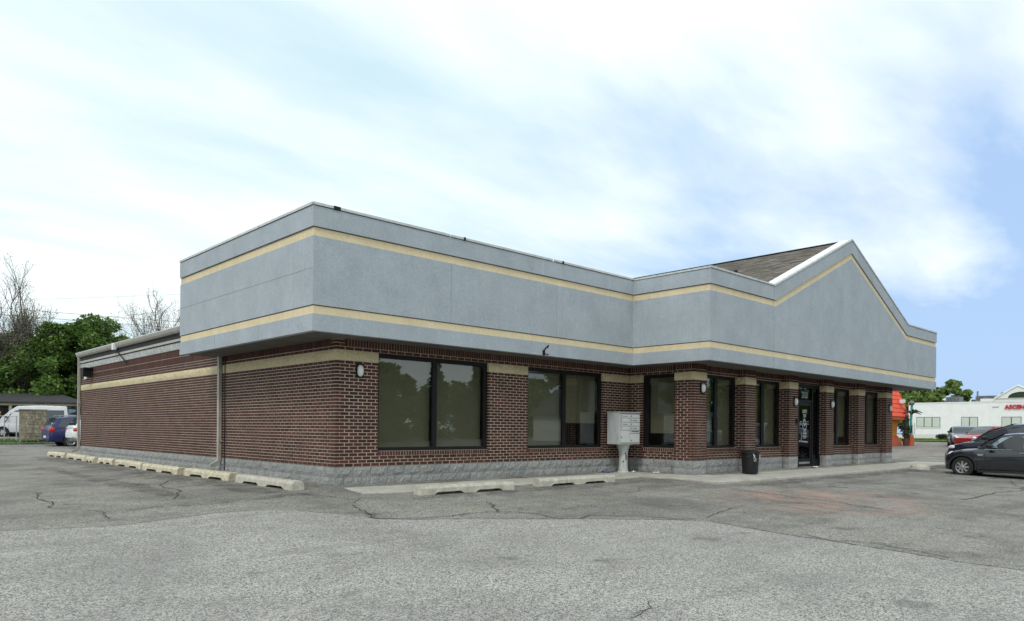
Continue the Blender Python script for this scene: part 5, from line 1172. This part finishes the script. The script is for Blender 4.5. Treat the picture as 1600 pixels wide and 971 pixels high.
bare_tree((16.4, 68, .5), 13, 55, 'smaller bare tree between the green tree and the fascia', 6, thick=.008, spread=.45)
GR = 'trees behind the white clinic'
for i, (x, y, h, w, mt, lb) in enumerate([(112, 31, 8.6, 11, 'leaf_light', 'pale green tree left behind the clinic, above the orange roof'), (112, 25.5, 7.6, 10, 'leaf_light', 'pale green tree right of the fascia end, behind the clinic'),
      (118, 22.5, 8.0, 6, 'leaf_light', 'tall loose green tree just right of the fascia end'), (122, 16.0, 6.2, 6, 'leaf_dark', 'small dark green tree behind the rooftop units'), (108, 38, 8.0, 10, 'leaf_green', 'green tree hidden partly by the orange restaurant')]):
    leafy_tree((x, y, .9), h, w, 60+i, lb, mt, 8000, .34, GR, .1)
leafy_tree((CX+45, 10.5, .9), 5.6, 5, 77, 'tiny round tree far behind the clinic roof, left of the pediment', 'leaf_dark', 2000, .3, GR, .1)
def shrub(loc, r, seed, label, mat='leaf_green', name='shrub'):
    o = leaf_cloud([(random.Random(seed+i).uniform(-r, r)*.6, random.Random(seed+i+9).uniform(-r, r)*.6, r*.45+random.Random(seed+i+5).uniform(0, r*.5), r*.55) for i in range(7)], 900, r*.14, seed).build(name, mat); o.location = loc; tag(o, label, 'shrub'); return o
shrub((70.5, 8.3, gz(70, 8)), .95, 1, 'round green shrub left of the silver sedan before the clinic'); shrub((63.6, 12.4, gz(63, 12)+.05), .55, 2, 'small low shrub in the grass strip, left one', 'leaf_dark'); shrub((64, 8.0, gz(64, 8)+.05), .5, 3, 'small low shrub in the grass strip, right one', 'leaf_dark')
for i in range(6): pass
wd = leaf_cloud([(x*.22-.7, -.62+.1*math.sin(x*3), .10, .16) for x in range(7)], 900, .06, 9).build('weeds', 'leaf_green', kind='stuff'); wd.location = (2.6, 41.2, gz(2.6, 41)+.02); tag(wd, 'weeds growing along the foot of the stone pier', 'weeds')
# trees, lamp posts and a house across the road behind the camera: the windows mirror them
GB = 'trees across the road mirrored in the windows'
for i, (x, y, h, w, k) in enumerate([(39.5, -48, 9, 7, 1), (46, -49, 9.5, 8, 1), (33, -50, 8, 10, 0), (25, -44, 12, 9, 0), (18, -44, 9, 11, 0), (48, -50, 8, 10, 1), (40, -62, 6.5, 14, 0), (9, -40, 11, 11, 0), (50, -58, 7, 14, 0), (55, -54, 9, 13, 0), (65, -54, 10, 13, 0), (75, -52, 9, 13, 0), (86, -54, 10, 14, 0), (98, -52, 10, 14, 0), (112, -56, 11, 15, 0), (128, -56, 11, 16, 0), (146, -56, 12, 18, 0), (20, -52, 9, 12, 0), (34, -58, 9, 13, 0), (-3, -42, 12, 11, 0), (-26, -18, 11, 9, 0), (-34, 4, 12, 11, 0)]):
    if k: conifer((x, y, -.8), h, w*.8, 80+i, 'dark conifer across the road, mirrored in the front windows', GB)
    else: leafy_tree((x, y, -.8), h, w, 80+i, 'broad dark tree across the road, mirrored in the front windows', 'leaf_green', 5000, .42, GB, .02)
hs = empty('house', (50, -34, -.8), R(8), 'pale gabled house across the road, seen mirrored in the second window', 'house')
MB().box(-6, 6, -4, 4, 0, 3).build('wall', 'white_siding', hs)
q = MB(); q.add([(-6.4, -4.5, 2.9), (6.4, -4.5, 2.9), (6.4, 4.5, 2.9), (-6.4, 4.5, 2.9), (-6.4, 0, 5.4), (6.4, 0, 5.4)], [(0, 1, 5, 4), (2, 3, 4, 5), (0, 4, 3), (1, 2, 5), (0, 3, 2, 1)]); link('roof', fixn(q.mesh('roof', 'roof_grey')), hs)
for x in (-4, 0, 4):
    w = MB().box(x-.7, x+.7, 4.0, 4.05, 1, 2.3).build('window', 'white_flashing', hs); MB().box(x-.6, x+.6, 4.05, 4.06, 1.1, 2.2).build('pane', 'roof_grey', w)
# ------------------------------------------------------------------ power lines on the left
def wire(a, b, sag, r, lb):
    a, b = Vector(a), Vector(b); pts = [a+(b-a)*t-Vector((0, 0, sag*4*t*(1-t))) for t in [i/16 for i in range(17)]]
    o = MB().tube(pts, r, 4).build('power_line', 'wire'); tag(o, lb, 'power line', 'power lines crossing the sky at the left')
wire((-30, 62, 10.6), (50, 50, 11.2), .9, .014, 'upper line of the thick pair of power lines at the left'); wire((-30, 62.3, 10.2), (50, 50.3, 10.6), .9, .014, 'lower line of the thick pair of power lines at the left')
wire((0, 70, 8.8), (46, 40, 17.4), .4, .009, 'thin power line rising steeply to the right behind the fascia'); wire((4, 80, 13.4), (50, 48, 18.6), .5, .009, 'highest thin power line above the bare trees'); wire((-30, 58, 8.4), (50, 56, 9.3), .6, .009, 'lowest thin power line in front of the green crowns')
for x, y, lb in ((-30, 62, 'wooden power pole beyond the left edge of the lot'), (50, 50, 'wooden power pole hidden behind the brick building')):
    u = empty('utility_pole', (x, y, gz(x, y)-.5), 0, lb, 'utility pole'); MB().tube([(0, 0, 0), (0, 0, 12.6)], [.17, .11], 8).build('pole', 'wood_pole', u); MB().box(-.06, .06, -1.2, 1.2, 10.9, 11.05).build('crossarm', 'wood_pole', u)
# ------------------------------------------------------------------ orange restaurant, cactus and lamp post
rs_ = empty('orange_restaurant', (0, 0, 0), 0, 'orange tiled mansard roof over flared orange walls, beyond the right end of the building', 'building')
q = MB(); Y0, Y1, X0, X1 = 7.25, 20, 40.0, 51.2
EV, TV = 1.95, 4.15
q.add([(X0-.9, Y0-.6, EV), (X1+.5, Y0-.6, EV), (X1+.55, Y1+.9, EV), (X0-.9, Y1+.9, EV), (X0+.1, Y0+.1, TV), (X1-.02, Y0+.1, TV), (X1-.02, Y1-.1, TV), (X0+.1, Y1-.1, TV)], [(0, 1, 5, 4), (1, 2, 6, 5), (2, 3, 7, 6), (3, 0, 4, 7), (4, 5, 6, 7), (3, 2, 1, 0)])
rr_ = link('mansard_roof', fixn(q.mesh('mansard_roof', 'orange_tile')), rs_)
def front_tile(x, r):   # barrel tile on the slope that faces the lot
    t0, t1 = r/7, (r+1)/7; y0 = Y0-.6+.7*t0; y1 = Y0-.6+.7*t1; z0 = EV+(TV-EV)*t0; z1 = EV+(TV-EV)*t1
    m_ = MB().loft([[(x-.12, y0-.02, z0), (x-.07, y0-.09, z0+.02), (x+.07, y0-.09, z0+.02), (x+.12, y0-.02, z0)], [(x-.11, y1-.005, z1), (x-.06, y1-.05, z1+.015), (x+.06, y1-.05, z1+.015), (x+.11, y1-.005, z1)]]); link('roof_tile', fixn(m_.mesh('roof_tile', 'orange_tile')), rr_)
for r in range(7):
    x = X1+.43-.57*r/7
    for k_ in range(24): front_tile(x-k_*.26, r)
MB().box(X0, X1, Y0, Y1, TV+.003, TV+.2).build('roof_cap', 'orange_tile', rs_)
MB().box(X0-.92, X1+.52, Y0-.62, Y1+.92, EV-.24, EV-.003).build('eave_fascia', 'red_wall', rs_)
q = MB(); q.loft([[(X0-f, Y0-f, z), (X1+f, Y0-f, z), (X1+f, Y1, z), (X0-f, Y1, z)] for f, z in ((-.02, -.6), (-.02, .75), (.02, 1.3), (.10, EV-.25))]); link('wall', fixn(q.mesh('wall', 'orange_wall')), rs_)
q = MB(); q.loft([[(X0-f, Y0-f, z), (X1+f, Y0-f, z), (X1+f, Y1, z), (X0-f, Y1, z)] for f, z in ((.34, -.6), (.22, .05), (.02, .55))]); link('flared_plinth', fixn(q.mesh('flared_plinth', 'red_wall')), rs_)
q = MB(); q.box(50.3, 50.6, Y0-.75, Y0-.45, 2.95, 3.2); q.build('floodlight', 'lamp_plastic', rs_)
ct = empty('cactus_planter', (51.0, 6.55, gz(51.2, 6.8)), 0, 'dark potted cactus standing beside the teal lamp post by the orange restaurant', 'plant')
MB().lathe([(0, 0), (.22, 0), (.30, .5), (.32, .52), (.28, .52)], 12).build('pot', 'pot_brown', ct)
q = MB(); q.tube([(0, 0, .45), (0, 0, 1.2), (0, 0, 1.9), (0, 0, 2.25)], [.16, .20, .18, .06], 8); q.tube([(0, .1, 1.2), (0, .36, 1.25), (0, .42, 1.6)], [.07, .09, .05], 7); q.tube([(0, -.1, 1.0), (0, -.33, 1.05), (0, -.38, 1.5)], [.07, .09, .05], 7); q.build('stem', 'cactus_dark', ct)
leaf_cloud([(0, 0, .8, .35), (0, 0, 1.3, .33), (0, 0, 1.9, .26)], 500, .07, 3).build('spines', 'leaf_dark', ct, kind='stuff')
lp = empty('teal_lamp_post', (51.1, 6.25, gz(51.05, 6.35)), 0, 'teal post with orange foot and dark palm-like arms by the orange restaurant', 'lamp post')
MB().lathe([(0, 0), (.20, 0), (.16, .75), (.12, .8)], 10).build('foot', 'red_wall', lp); MB().tube([(0, 0, .75), (0, .03, 1.9), (0, -.03, 3.0)], [.11, .09, .085], 8).build('post', 'teal_paint', lp)
for k in range(9):
    a = k*.7+.2; q = MB(); q.tube([(0, 0, 2.25+.1*(k % 4)), (.35*math.cos(a), .40*math.sin(a), 2.45+.1*(k % 3)), (.6*math.cos(a), .75*math.sin(a), 2.3+.12*(k % 3))], [.04, .06, .02], 5); q.build('arm', 'cactus_dark', lp)
MB().lathe([(0, 2.95), (.14, 2.98), (.22, 3.15), (.10, 3.3), (0, 3.34)], 10).build('lantern', 'unit_metal', lp)
print('bricks', len(bricks))
